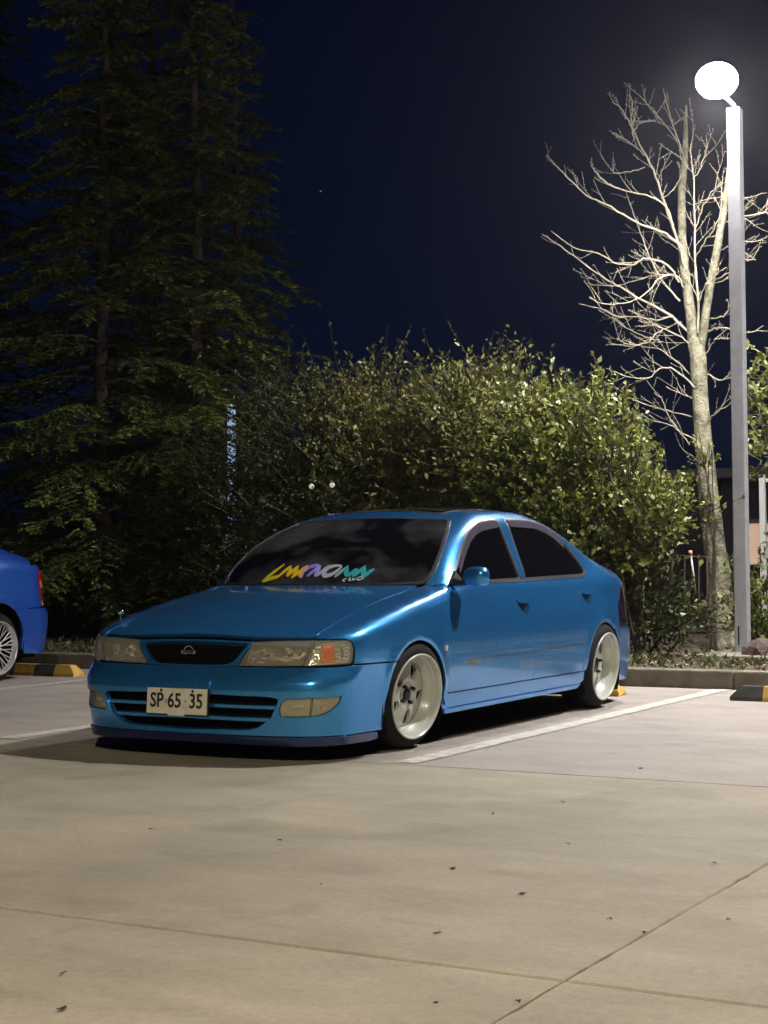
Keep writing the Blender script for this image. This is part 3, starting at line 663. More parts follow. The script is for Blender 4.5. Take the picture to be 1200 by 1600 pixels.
        add('lip_spoiler', pd(lp_, 'nose', off=.010, flange=.035, gap=.001), M['lip'], root)
    if front_detail:
        # ---- number plate in its bracket
        pl = thing('number_plate', None, None); pl.parent = root; pl.location = (.884, -.022, .2895); pl.rotation_euler = (0, R(3), 0); body.append(pl)
        del_ = bpy.data.objects; bpy.data.objects.remove(pl); body.pop()
        q = MB(); q.box((-.002, -.181, -.062), (.0015, .181, .062), .0012); pl = q.build('number_plate', M['plate'], root); pl.location = (.880, -.022, .2875); pl.rotation_euler = (0, R(-4), 0); body.append(pl)
        q = MB(); q.box((-.018, -.186, -.070), (-.002, .186, .064), .004); q.box((-.03, -.05, -.05), (-.016, .05, .05)); q.build('plate_bracket', M['black'], pl)
        q = MB(); q.box((.0012, -.181, -.063), (.004, .181, -.052), .001); q.box((.0012, -.05, -.072), (.004, .05, -.060), .002); q.build('plate_frame_lower', M['plate'], pl)
        for tx, xx, szz in (('SP', -.120, .098), ('65', -.013, .098), ('35', .116, .098)):
            tm = text_mesh(tx, szz, 'characters'); o = link('characters', tm, M['ink'], pl)
            o.matrix_local = Matrix.Translation((.0022, xx, -.001)) @ Matrix.Rotation(R(90), 4, 'Z') @ Matrix.Rotation(R(90), 4, 'X') @ Matrix.Scale(.86, 4, (1, 0, 0))
        q = MB(); q.box((.0015, -.074, -.008), (.0024, -.058, .008)); q.build('crest', M['ink'], pl)
        q = MB(); q.box((.002, -.071, -.005), (.0028, -.061, .005)); q.build('crest_field', M['plate'], pl)
        q = MB(); q.box((.0015, .049, -.004), (.0024, .057, .004)); q.build('dot', M['ink'], pl)
        for yy in (-.095, .095): 
            q = MB().ball((.003, yy, .050), .0075, 10, (.5, 1, 1)); q.build('plate_bolt', M['nut'], pl)
        add('plate_recess_trim', pd(fillet([(-14.7, .350), (-14.7, .383), (12.0, .386), (12.0, .350)], .003, 2), 'nose', off=.007, gap=0, flange=.012, step=(3, .02)), paint, bump)
        # ---- lettering across the foot of the windscreen
        for cname, strokes in DECAL:
            mb = MB()
            for st in strokes:
                st = np.array(st); n_ = len(st)
                d = np.gradient(st, axis=0); d /= np.maximum(np.linalg.norm(d, axis=1, keepdims=True), 1e-9); nr = np.stack([-d[:, 1], d[:, 0]], 1)
                wd = DW[cname]*np.interp(np.linspace(0, 1, n_), [0, .25, .75, 1], [.35, 1, 1, .45])
                A, B = st+nr*wd[:, None], st-nr*wd[:, None]
                uv = np.concatenate([A, B]); O = np.stack([np.full(len(uv), 1.2), uv[:, 0], uv[:, 1]], 1); D = np.tile([-1., 0, 0], (len(uv), 1)); Q, _ = S.hit(O, D, 3.0, 200); Q = Q+S.normal(Q)*(.0016+.0002*random.random())
                vs = [mb.b.verts.new(q_) for q_ in Q]
                for i in range(n_-1): mb.b.faces.new((vs[i], vs[i+1], vs[n_+i+1], vs[n_+i]))
            o = mb.build('sticker_lettering' if cname != 'small' else 'small_lettering', M['decal'] if cname != 'small' else M['decal_small'], wsc)
            body.append(o)
        # ---- small chrome ball on a stalk on the far wing
        q = MB().tube([(.42, -.735, .655), (.42, -.735, .690)], .004, 6); q.ball((.42, -.735, .700), .016); body.append(q.build('wing_marker', M['chrome'], root))
        # badge on the left front door
        tm = text_mesh('TURBO', .030, 'door_badge')
        bpy.data.meshes.remove(tm)
        q = MB()
        for k in range(4):
            x0 = -.575-.026*k-.002*(k % 2); q.tube([(x0, .8455, .396), (x0-.002, .8455, .414), (x0-.016, .8455, .414), (x0-.016, .8455, .404), (x0-.004, .8455, .404)], .0022, 4)
        body.append(q.build('door_badge', M['gold'], doors[0][0]))
    # ---- mirrors
    for s, dr in zip((1, -1), doors[0]):
        if s < 0: continue      # the far door mirror is folded away in the photograph
        q = bmesh.new(); bmesh.ops.create_icosphere(q, subdivisions=4, radius=1)
        for v in q.verts:
            x, y, z = v.co; e = .72
            x, y, z = [math.copysign(abs(t)**e, t) for t in (x, y, z)]
            x = x*(.052 if x > 0 else .030); v.co = Vector((x-.010*y, y*.070, z*.054*(1-.10*(y < 0)*abs(y))))
        for f in q.faces: f.smooth = True
        me = bpy.data.meshes.new('mirror_housing'); q.to_mesh(me); q.free(); o = link('mirror_housing', me, paint, dr); o.location = (-.535, s*.918, .873); o.rotation_euler = (0, 0, R(-12*s)); body.append(o)
        q = MB(); q.tube([(-.53, s*.775, .850), (-.532, s*.82, .842), (-.535, s*.865, .846)], [.020, .016, .018], 10)
        q.prism([(-.495, s*.772, .838), (-.600, s*.742, .905), (-.640, s*.775, .838)], (0, s*.014, 0)); body.append(q.build('mirror_mount', M['black'], dr))
        q = MB(); q.box((-.006, -.055, -.040), (.002, .055, .040), .004); o = q.build('mirror_glass', M['chrome'], dr); o.location = (-.566, s*.925, .873); o.rotation_euler = (0, 0, R(-12*s)); body.append(o)
    # ---- tail: lamps, lid, bumper
    def tl(pts): return conv(S, pts, 'side', 'tail')
    tail_in = tl([(-2.695, .5075), (-2.70, .60), (-2.712, .68), (-2.775, .755), (-2.88, .795), (-2.955, .800)])
    # tail panel sheet behind everything that wraps the corner above the bumper
    ta = [(u, .508) for u in (0, 12, 24, 34)]
    lamp_o = fillet([(84, .512), (84, .66), (78, .745), (68, .790), (60, .800), (40, .790), (33, .70), (33, .56), (38, .520)], 2.0, 2)
    tlamp = add('tail_light', pd(lamp_o, 'tail', off=.004, flange=.02), M['red'] if style != 'dish' else M['darkred'], root, True)
    add('indicator_lens', pd(fillet([(82.5, .655), (80, .715), (55, .715), (55, .655)], 1, 2), 'tail', off=.0055, gap=0, flange=.003), M['amber'] if style != 'dish' else M['darkred'], tlamp, True)
    add('reverse_lens', pd(fillet([(82.5, .53), (82.5, .57), (60, .57), (60, .53)], 1, 2), 'tail', off=.0055, gap=0, flange=.003), M['darkred'], tlamp, True)
    lid = [(32.6, .508), (32.6, .80), (29, .835), (15, .853), (0, .858)]; lid = lid+[(-u, v) for u, v in lid[::-1][1:]]+[(0, .508)]
    add('boot_lid', pd(lid, 'tail', flange=.02), paint, root)
    up = [(84, .80), (84, .88), (60, .885), (40, .875), (0, .875)]
    corner = [(83.8, .512), (89.5, .512), (89.5, .80), (80, .835), (60, .84), (34, .82), (40, .795), (60, .805), (68, .795), (78, .750), (84, .664)]
    add('rear_corner', pd(corner, 'tail', gap=0, flange=.01), paint, root, True)
    rb0 = conv(S, ra(125, 176, 6), 'side', 'tail')
    # rear bumper: side mode part wraps into tail mode part
    rbt = [(0, .503)]+[(u, .503) for u in (30, 60, 84)]+conv(S, [(-2.712, .4985)]+ra(127, 170, 6)+[(-2.83, .20)], 'side', 'tail')[0:]+[(80, .16), (60, .15), (30, .15), (0, .15)]
    rbt = rbt+[(-u, v) for u, v in rbt[::-1][1:-1]]
    add('rear_bumper', pd(rbt, 'tail', flange=.03, off=.003), paint, root)
    # ---- dark structure seen through gaps, wheel housings
    def blocker(mode, us, vs, off):
        U, Vv = np.meshgrid(us, vs); uv = np.stack([U.ravel(), Vv.ravel()], 1); O, D = S.rays(uv, mode); Q, _ = S.hit(O, D); Q = Q-S.normal(Q)*off; n_ = len(us); F_ = []
        for j in range(len(vs)-1):
            for i in range(n_-1):
                f = [j*n_+i, j*n_+i+1, (j+1)*n_+i+1, (j+1)*n_+i]; c = Q[f].mean(0)
                if (abs(c[1]) > .45) and min(math.hypot(c[0], c[2]-AZ), math.hypot(c[0]-WB, c[2]-AZ)) < .34: continue
                F_.append(f)
        return Q, F_
    VV = []; FF = []; nb = 0
    for mode, us, vs, off in (('tube', np.linspace(-3.0, .60, 60), np.linspace(-20, 200, 70), .032), ('nose', np.linspace(-72, 72, 50), np.linspace(.10, .455, 12), .075), ('nose', np.linspace(-60, 60, 40), np.linspace(.44, .575, 8), .085), ('tail', np.linspace(-85, 85, 24), np.linspace(.18, .80, 10), .04)):
        Q, F_ = blocker(mode, us, vs, off); VV.append(Q); FF += [[i+nb for i in f] for f in F_]; nb += len(Q)
    me = bpy.data.meshes.new('inner_structure'); me.from_pydata(np.concatenate(VV).tolist(), [], FF); me.update(); body.append(link('inner_structure', me, M['void'], root))
    q = MB(); q.box((-3.2, -.62, .12), (.72, .62, .16))
    for xc in (0, WB):
        for s in (1, -1):
            n_ = 20; ring = [(xc+(AR+.018)*math.cos(a), (AZ+(AR+.018)*math.sin(a))) for a in np.linspace(-.5, math.pi+.5, n_)]
            A = [q.b.verts.new((x, s*.815, z)) for x, z in ring]; B = [q.b.verts.new((x, s*.42, z)) for x, z in ring]
            for i in range(n_-1): q.b.faces.new((A[i], A[i+1], B[i+1], B[i]))
            q.b.faces.new(B)
    body.append(q.build('underbody', M['void'], root))
    for o in body:
        if o.parent == root and lift: o.location.z += lift
    return root
DW = dict(main=.0115, small=.0032)

# ------------------------------------------------------------------ extra car materials
def facet(name, col, rough, scale, strength, metal):
    m = mat(name, col, rough, metal); t = N(m, 'ShaderNodeTexCoord'); v = N(m, 'ShaderNodeTexVoronoi', Scale=scale); L(m, t.outputs['Object'], v.inputs['Vector']); b = N(m, 'ShaderNodeBump', Strength=strength, Distance=.004); L(m, v.outputs['Distance'], b.inputs['Height']); L(m, b.outputs[0], bsdf(m).inputs['Normal']); return m
M['facet'] = facet('faceted_reflector', (.85, .84, .78), .16, 75, .9, .8)
M['reflector'] = facet('lamp_reflector', (.88, .85, .72), .13, 20, 1.0, .9)
M['fogback'] = facet('fog_reflector', (.50, .48, .36), .35, 45, .5, .6)
M['amber'] = mat('amber_plastic', (.62, .15, .03), .25, 0, coat=.6)
_b = bsdf(M['amber']); _t = N(M['amber'], 'ShaderNodeTexCoord'); _v = N(M['amber'], 'ShaderNodeTexVoronoi', Scale=90); L(M['amber'], _t.outputs['Object'], _v.inputs['Vector']); _bp = N(M['amber'], 'ShaderNodeBump', Strength=.8, Distance=.004); L(M['amber'], _v.outputs['Distance'], _bp.inputs['Height']); L(M['amber'], _bp.outputs[0], _b.inputs['Normal'])
M['pink'] = mat('pale_pink_lens', (.45, .16, .14), .2, coat=.6)
M['recess'] = mat('shaded_recess_paint', (.008, .07, .16), .35, .4, coat=.8)  # darkened copy of the body paint: shade of the handle hollow painted in
M['gold'] = mat('gold_badge', (.60, .42, .10), .3, .8)
M['scrap'] = mat('dry_scrap', (.035, .022, .015), .8); M['amberleaf'] = mat('orange_scrap', (.35, .13, .05), .8)
M['decal_small'] = mat('silver_vinyl', (.55, .58, .58), .3)
dm = mat('rainbow_vinyl', (.8, .6, .05), .3); tcn = N(dm, 'ShaderNodeTexCoord'); sp = N(dm, 'ShaderNodeSeparateXYZ'); L(dm, tcn.outputs['Object'], sp.inputs[0]); mr = N(dm, 'ShaderNodeMapRange'); L(dm, sp.outputs[1], mr.inputs[0]); mr.inputs[1].default_value = -.30; mr.inputs[2].default_value = .36
rr = N(dm, 'ShaderNodeValToRGB'); L(dm, mr.outputs[0], rr.inputs[0]); el = rr.color_ramp.elements
cols = [(0, (.62, .55, .02)), (.28, (.75, .50, .01)), (.38, (.70, .44, .03)), (.43, (.22, .17, .75)), (.50, (.26, .22, .62)), (.58, (.38, .36, .50)), (.70, (.38, .40, .44)), (.78, (.03, .28, .32)), (1, (.04, .33, .36))]
while len(el) < len(cols): el.new(.5)
for e, (p_, c_) in zip(el, cols): e.position = p_; e.color = (*c_, 1)
L(dm, rr.outputs[0], bsdf(dm).inputs['Base Color']); L(dm, rr.outputs[0], bsdf(dm).inputs['Emission Color']); bsdf(dm).inputs['Emission Strength'].default_value = 0; M['decal'] = dm

# ------------------------------------------------------------------ the teal sedan
car = thing('sedan', 'lowered teal blue sedan with deep white wheels parked in the middle bay', 'car', (0, 0, 0))
build_car(CarShape(), car, M['paint'], 'dish')
wheel_part(car, 0, .838, 1, 'dish', -6, 6.5); wheel_part(car, WB, .848, 1, 'dish', 0, 6)
wheel_part(car, 0, -.838, -1, 'dish', -6, 6.5); wheel_part(car, WB, -.848, -1, 'dish', 0, 6)
# ------------------------------------------------------------------ the royal blue car in the next-but-one bay
car_b = thing('blue_car', 'royal blue saloon with polished multi-spoke wheels cut by the left edge', 'car', (-.06, -5.24, 0))
kids = {}
for o in bpy.data.objects: kids.setdefault(o.parent, []).append(o)
def copy_part(o, parent, top):
    nm = o.name.split('.')[0]
    if nm in ('number_plate', 'sticker_lettering', 'small_lettering', 'wing_marker', 'door_badge', 'lip_spoiler', 'tyre', 'side_repeater', 'tail_light', 'rear_corner'): return
    c = o.copy(); C.objects.link(c); c.parent = parent
    if top: c.location.z = c.location.z*1.07+.050; c.scale = (1, 1, 1.08)
    src = o.data.materials[0] if o.data and len(o.data.materials) else None
    sw = {M['paint']: M['paint2'], M['darkred']: M['red']}
    if nm == 'indicator_lens': sw[M['darkred']] = M['amber']
    if src in sw: c.material_slots[0].link = 'OBJECT'; c.material_slots[0].material = sw[src]
    for q in kids.get(o, []): copy_part(q, c, False)
for o in list(kids[car]): copy_part(o, car_b, True)
for x in (0, WB):
    for s in (1, -1): wheel_part(car_b, x, s*.835, s, 'mesh', 0, 2, .219, .29)
SA = CarShape()
for mi in (False, True):
    lo_ = fillet([(64, .512), (66, .66), (66, .755), (58, .805), (42, .79), (34, .70), (34, .52)], 2.0, 2)
    t_ = link('tail_light', data_mesh('tail_light', panel_data(SA, lo_, 'tail', off=.004, flange=.02), mi), M['red'], car_b)
    a_ = link('indicator_lens', data_mesh('indicator_lens', panel_data(SA, fillet([(63.8, .66), (64.5, .72), (45, .72), (45, .66)], 1, 2), 'tail', off=.0055, gap=0, flange=.003), mi), M['amber'], t_)
    r_ = link('reverse_lens', data_mesh('reverse_lens', panel_data(SA, fillet([(62.5, .525), (62.7, .555), (45, .555), (45, .525)], 1, 2), 'tail', off=.0055, gap=0, flange=.003), mi), M['clear_plastic'], t_)
    cn = [(64.4, .512), (89.5, .512), (89.5, .80), (80, .835), (60, .84), (34, .82), (42, .797), (58, .81), (66.5, .76), (66.6, .66)]
    c_ = link('rear_corner', data_mesh('rear_corner', panel_data(SA, cn, 'tail', gap=0, flange=.01), mi), M['paint2'], car_b)
    for o in (t_, c_): o.location.z = .050; o.scale = (1, 1, 1.08)

# ------------------------------------------------------------------ more materials
def concrete_mat(ca=(.290, .250, .185), cb=(.385, .335, .250)):
    m = mat('concrete_slab', (.36, .33, .28), .78); t = N(m, 'ShaderNodeTexCoord'); gm = N(m, 'ShaderNodeNewGeometry'); oi = N(m, 'ShaderNodeObjectInfo')
    def noise(s, d=8, r=.6, src=None, dist=0):
        n = N(m, 'ShaderNodeTexNoise', Scale=s, Detail=d, Roughness=r, Distortion=dist); L(m, src or gm.outputs['Position'], n.inputs['Vector']); return n
    mp = N(m, 'ShaderNodeMapping'); mp.inputs['Scale'].default_value = (1.5, .7, 1); L(m, gm.outputs['Position'], mp.inputs[0])
    a = noise(.55, 6, .55, dist=.6); b = noise(2.2, 9, .65, mp.outputs[0], .3); c = noise(38, 6, .7); d = noise(260, 3)
    r1 = N(m, 'ShaderNodeValToRGB'); L(m, a.outputs[0], r1.inputs[0]); e = r1.color_ramp.elements
    e[0].position = .32; e[0].color = (*ca, 1); e[1].position = .68; e[1].color = (*cb, 1)
    def mul(x, src, lo, hi, f0=.35, f1=.65):
        mr = N(m, 'ShaderNodeMapRange'); L(m, src, mr.inputs[0]); mr.inputs[1].default_value = f0; mr.inputs[2].default_value = f1; mr.inputs[3].default_value = lo; mr.inputs[4].default_value = hi
        mx = N(m, 'ShaderNodeMix', data_type='RGBA', blend_type='MULTIPLY'); mx.inputs[0].default_value = 1; L(m, x, mx.inputs[6]); L(m, mr.outputs[0], mx.inputs[7]); return mx.outputs[2]
    x = mul(r1.outputs[0], b.outputs[0], .84, 1.10); x = mul(x, c.outputs[0], .90, 1.07); x = mul(x, d.outputs[0], .93, 1.05); x = mul(x, oi.outputs['Random'], .95, 1.04, 0, 1)
    # dark specks and small oil spots
    v = N(m, 'ShaderNodeTexVoronoi', Scale=5.5); v.inputs['Randomness'].default_value = 1; L(m, gm.outputs['Position'], v.inputs['Vector'])
    x = mul(x, v.outputs['Distance'], .55, 1, .012, .03)
    v2 = N(m, 'ShaderNodeTexVoronoi', Scale=.8); L(m, gm.outputs['Position'], v2.inputs['Vector']); x = mul(x, v2.outputs['Distance'], .80, 1, .04, .16)
    st_ = noise(1.3, 4, .5, dist=1.5); x = mul(x, st_.outputs[0], 1.0, .86, .56, .66)
    ag = N(m, 'ShaderNodeTexVoronoi', Scale=140); L(m, gm.outputs['Position'], ag.inputs['Vector']); x = mul(x, ag.outputs['Distance'], .86, 1.04, .05, .45)
    L(m, x, bsdf(m).inputs['Base Color'])
    bp = N(m, 'ShaderNodeBump', Strength=.35, Distance=.004); L(m, c.outputs[0], bp.inputs['Height']); bp2 = N(m, 'ShaderNodeBump', Strength=.3, Distance=.0015); L(m, d.outputs[0], bp2.inputs['Height']); L(m, bp.outputs[0], bp2.inputs['Normal'])
    L(m, bp2.outputs[0], bsdf(m).inputs['Normal'])
    mr = N(m, 'ShaderNodeMapRange'); L(m, a.outputs[0], mr.inputs[0]); mr.inputs[3].default_value = .62; mr.inputs[4].default_value = .85; L(m, mr.outputs[0], bsdf(m).inputs['Roughness'])
    return m
M['concrete'] = concrete_mat()
M['concrete_bay'] = concrete_mat((.275, .240, .208), (.345, .300, .258))
M['kerb'] = noise_mat('kerb_concrete', (.13, .115, .085), (.22, .20, .155), 6, .85, .5, 70)
M['soil'] = noise_mat('planter_soil', (.05, .038, .025), (.13, .10, .07), 3, .95, .9, 30)
M['filler'] = noise_mat('joint_filler', (.06, .05, .04), (.20, .17, .13), 25, .95, .5)
M['base'] = mat('joint_filler', (.03, .027, .022), .95)
def line_mat():
    m = mat('worn_line_paint', (.62, .60, .54), .6); gm = N(m, 'ShaderNodeNewGeometry'); n = N(m, 'ShaderNodeTexNoise', Scale=14, Detail=9, Roughness=.7); L(m, gm.outputs['Position'], n.inputs['Vector'])
    r = N(m, 'ShaderNodeValToRGB'); L(m, n.outputs[0], r.inputs[0]); r.color_ramp.elements[0].position = .37; r.color_ramp.elements[1].position = .53
    r.color_ramp.elements[0].color = (.30, .26, .22, 1); r.color_ramp.elements[1].color = (.50, .48, .42, 1); L(m, r.outputs[0], bsdf(m).inputs['Base Color']); return m
M['line'] = line_mat()
M['stop_black'] = noise_mat('stop_rubber', (.022, .021, .019), (.05, .048, .04), 20, .8, .3)
M['stop_yellow'] = noise_mat('stop_yellow', (.42, .25, .035), (.55, .34, .06), 20, .6, .1)
M['pole'] = noise_mat('galvanised_pole', (.34, .34, .36), (.42, .42, .44), 9, .5, .05, metal=.15)
M['bark'] = noise_mat('pale_bark', (.12, .112, .072), (.31, .295, .20), 11, .9, .9, 45, lo=.35, hi=.62)
M['bark_dark'] = noise_mat('dark_bark', (.05, .04, .028), (.12, .095, .07), 9, .95, .8)
M['twig'] = noise_mat('twig_bark', (.30, .265, .19), (.45, .41, .31), 30, .8, .2)
M['leaf_olive'] = leaf_mat('hedge_leaf', [(.085, .115, .030), (.16, .18, .045), (.25, .25, .07), (.26, .12, .07)])
M['leaf_lime'] = leaf_mat('lime_leaf', [(.085, .12, .024), (.14, .17, .03), (.21, .23, .05), (.27, .27, .10)])
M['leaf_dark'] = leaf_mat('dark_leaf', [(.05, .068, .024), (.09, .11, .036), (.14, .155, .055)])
M['leaf_grey'] = leaf_mat('grey_leaf', [(.10, .14, .08), (.17, .20, .11), (.22, .24, .14)])
M['needle'] = leaf_mat('conifer_needle', [(.05, .07, .022), (.15, .19, .04), (.34, .36, .08)], sub=.15)
M['litter'] = leaf_mat('dry_leaf_litter', [(.08, .055, .03), (.16, .11, .06), (.28, .22, .14), (.10, .10, .04)], .8, .1)
M['wall_dark'] = noise_mat('dark_cladding', (.020, .020, .030), (.035, .033, .045), 3, .7, .1)
M['fascia'] = mat('roof_fascia', (.17, .15, .16), .6)
M['beige_lit'] = noise_mat('glowing_beige_panel', (.50, .36, .25), (.58, .44, .32), 5, .8, .1, emit=(.85,.55,.38), es=.6)  # glow put into the panel's own colour so that it looks lit
M['wall_beige'] = noise_mat('beige_wall', (.42, .30, .20), (.50, .37, .26), 5, .8, .1)
M['white_steel'] = mat('white_painted_steel', (.50, .50, .47), .5)
M['wire'] = mat('rusty_wire', (.20, .15, .12), .6, .4)
M['tape'] = mat('pink_tape', (.55, .25, .20), .6)
M['brick_rock'] = noise_mat('garden_stone', (.07, .05, .04), (.12, .09, .07), 9, .9, .6)
M['lamp_top'] = mat('lamp_frosted_top', (.9, .9, .9), .4, emit=(1, .95, .93), es=85)
M['lamp_glow'] = mat('lamp_diffuser', (.9, .9, .9), .4, emit=(1, .95, .93), es=LAMP_L[0])
M['lamp_glow_tall'] = mat('tall_lamp_panel', (.9, .9, .9), .4, emit=(.97, .95, .95), es=LAMP_L[1])
M['lamp_glow_lane'] = mat('lane_lamp_panel', (.9, .9, .9), .4, emit=(1, .89, .68), es=LAMP_L[2])
M['blue_light'] = mat('far_blue_light', (.5, .6, .8), .4, emit=(.42, .62, 1.0), es=.55)
M['white_light'] = mat('far_white_light', (.9, .9, .8), .4, emit=(1, .97, .85), es=.45)
M['star'] = mat('star_point', (1, 1, 1), .4, emit=(.8, .9, 1.0), es=1.4)

# ------------------------------------------------------------------ ground
def slab(q, x0, y0, x1, y1, fine):
    if not fine: q.box((x0, y0, -.05), (x1, y1, 0), .004); return
    rs = random.Random(int(x0*100)+int(y0*10)); pts = []
    for (a, b), (c, d) in (((x0, y0), (x1, y0)), ((x1, y0), (x1, y1)), ((x1, y1), (x0, y1)), ((x0, y1), (x0, y0))):
        n_ = int(math.hypot(c-a, d-b)/.05); nx_, ny_ = (d-b)/max(abs(d-b)+abs(c-a), 1e-9), -(c-a)/max(abs(d-b)+abs(c-a), 1e-9); w_ = 0
        for k in range(n_):
            w_ = w_*.6+rs.gauss(0, .0011); e = w_ if 0 < k else 0
            if rs.random() < .04: e -= rs.uniform(.002, .007)      # a chipped spot
            pts.append((a+(c-a)*k/n_+nx_*e, b+(d-b)*k/n_+ny_*e))
    cx_, cy_ = (x0+x1)/2, (y0+y1)/2
    T_ = [q.b.verts.new((p[0]+(.004 if p[0] < cx_-1.5 and abs(p[0]-x0) < .02 else -.004 if abs(p[0]-x1) < .02 else 0), p[1]+(.004 if abs(p[1]-y0) < .02 else -.004 if abs(p[1]-y1) < .02 else 0), 0)) for p in pts]
    U_ = [q.b.verts.new((p[0], p[1], -.004)) for p in pts]; B_ = [q.b.verts.new((p[0], p[1], -.05)) for p in pts]; n_ = len(pts)
    q.b.faces.new(T_)
    for k in range(n_):
        m_ = (k+1) % n_; q.b.faces.new((T_[k], U_[k], U_[m_], T_[m_])); q.b.faces.new((U_[k], B_[k], B_[m_], U_[m_]))
grd = MB(); grd.box((-60, -60, -.30), (60, 60, -.06)); grd = grd.build('ground', M['base']); tag(grd, kind='structure')
pave = MB(); pave.box((-4.33, -26.4, -.06), (24, 30, -.009)); pave = pave.build('parking_pavement', M['filler']); tag(pave, kind='structure')
xs_b = [-4.322, .548, 3.842, 8.7, 13.5, 18.5, 23.5]; ys_b = [-26.41, -19.81, -13.21, -6.61, -3.31+.0, 3.29, 9.89, 16.49, 23.09, 29.69]
ys_b = [3.29+6.6*k for k in range(-4, 5)]
for i in range(len(xs_b)-1):
    for j in range(len(ys_b)-1):
        q = MB(); g = .0035; slab(q, xs_b[i]+g+.004, ys_b[j]+g, xs_b[i+1]-g-.004, ys_b[j+1]-g, 0 < i < 3 and 2 < j < 6); q.build('concrete_slab', M['concrete'] if i else M['concrete_bay'], pave)
for k in range(-4, 5):
    yc = 1.045+2.52*k
    q = MB()
    for a, b_ in ((-4.28, -1.86), (-1.855, -.12), (-.11, .50)):
        n = 24 if a < -3 else 14; jag = [random.uniform(-.006, .006) for _ in range(2*n+2)]
        A = [q.b.verts.new((a+(b_-a)*t/n, yc-.062+jag[t], .004)) for t in range(n+1)]; B = [q.b.verts.new((a+(b_-a)*t/n, yc+.062+jag[n+t], .004)) for t in range(n+1)]
        for t in range(n): q.b.faces.new((A[t], A[t+1], B[t+1], B[t]))
    o = q.build('bay_line', M['line'], pave)
# kerb stones in one row
kb = thing('kerb', None, None, (0, 0, 0)); tag(kb, kind='structure')
kme = None
for k in range(-20, 26):
    y0 = k*1.0+.12
    if kme is None:
        q = MB(); q.box((-4.46, .003, -.05), (-4.33, .997, .135), .012); kme = q.mesh('kerb_stone')
    o = link('kerb_stone', kme, M['kerb'], kb); o.location.y = y0
# planter bed with uneven soil
n1, n2 = 90, 130; X = np.linspace(-30, -4.45, n1); X = -4.455-(np.linspace(0, 1, n1)**2)*34; Y = np.linspace(-26, 26, n2)
GX, GY = np.meshgrid(X, Y); GZ = .105+.02*np.sin(GX*3.1+GY*1.7)*np.sin(GY*2.3)+rng.normal(0, .008, GX.shape)+.10*np.clip((-GX-5.5)/4, 0, 1)*(.5+.5*np.sin(GY*.9+1))*(GY < -1.5)
V = np.stack([GX.ravel(), GY.ravel(), GZ.ravel()], 1); F_ = []
idx = np.arange(n1*n2).reshape(n2, n1); F_ = np.stack([idx[:-1, :-1].ravel(), idx[1:, :-1].ravel(), idx[1:, 1:].ravel(), idx[:-1, 1:].ravel()], 1)
bed = link('planting_bed', np_mesh('planting_bed', V, F_, True), M['soil']); tag(bed, kind='structure')

# ------------------------------------------------------------------ foliage builders
def unit(v): return v/np.maximum(np.linalg.norm(v, axis=-1, keepdims=True), 1e-9)
def leaf_quads(p, d, ln, wd, fold=.25):
    """one folded leaf (quad) per point p with axis d"""
    n = len(p); r = unit(rng.normal(size=(n, 3))+np.array([0, 0, .9])); s = unit(np.cross(d, r)); up = np.cross(s, d)
    ln = ln[:, None]; wd = wd[:, None]
    a = p; b = p+d*ln*.45+s*wd*.5+up*wd*fold; c = p+d*ln-up*ln*.08; e = p+d*ln*.45-s*wd*.5+up*wd*fold
    V = np.stack([a, b, c, e], 1).reshape(-1, 3); F_ = np.arange(4*n).reshape(n, 4); return V, F_
def foliage(shoots, per, leaf, mat_, name, parent, tone=(.0, 1.0), wr=.5, spread=.9, redtop=None):
    """shoots: (n,2,3) start/end; leaves along each"""
    S0, S1 = shoots[:, 0], shoots[:, 1]; n = len(S0); t = (np.arange(per)+.5)/per; t = np.tile(t, (n, 1))+rng.normal(0, .03, (n, per))
    bend = rng.normal(0, .04, (n, 1, 3)); p = S0[:, None]+(S1-S0)[:, None]*t[..., None]+bend*np.sin(t*math.pi)[..., None]
    ax = unit(S1-S0)[:, None]; d = unit(ax*.55+rng.normal(0, spread, (n, per, 3))*.75+np.array([0, 0, .10]))
    p = p.reshape(-1, 3); d = d.reshape(-1, 3); k = len(p); ln = leaf*rng.uniform(.55, 1.2, k); V, F_ = leaf_quads(p, d, ln, ln*wr)
    base = np.repeat(rng.uniform(*tone, n), per)*.6+rng.uniform(*tone, k)*.4
    if redtop is not None: base = np.where(redtop(p), rng.uniform(.75, 1.0, k), np.minimum(base, .78))
    me = np_mesh(name, V, F_, False, np.repeat(base, 4)); o = link(name, me, mat_, parent); tag(o, kind='stuff'); return o
def blob_shoots(blobs, n, ln, up=.35):
    """blobs: list of (centre, radii, weight)"""
    w_ = np.array([b[2] for b in blobs], float); w_ /= w_.sum(); pick = rng.choice(len(blobs), n, p=w_)
    c = np.array([b[0] for b in blobs])[pick]; r = np.array([b[1] for b in blobs])[pick]
    u = unit(rng.normal(size=(n, 3))); u[:, 0] += .35*(rng.random(n) < .6); u = unit(u); rad = rng.uniform(.45, 1.02, n)[:, None]
    fz = 1+.16*np.sin(u[:, 1]*7+c[:, 1]*5)*np.sin(u[:, 2]*6+c[:, 2]*9)+.10*np.sin(u[:, 1]*17+c[:, 2]*7); rad = rad*fz[:, None]
    ln = ln*np.where(rng.random(n) < .10, 1.9, 1.0)
    s = c+u*r*rad; d = unit(u+np.array([0, 0, up])+rng.normal(0, .35, (n, 3))); e = s+d*(ln*rng.uniform(.5, 1.3, n))[:, None]
    s[:, 2] = np.maximum(s[:, 2], .16); e[:, 2] = np.maximum(e[:, 2], .14)
    return np.stack([s, e], 1)
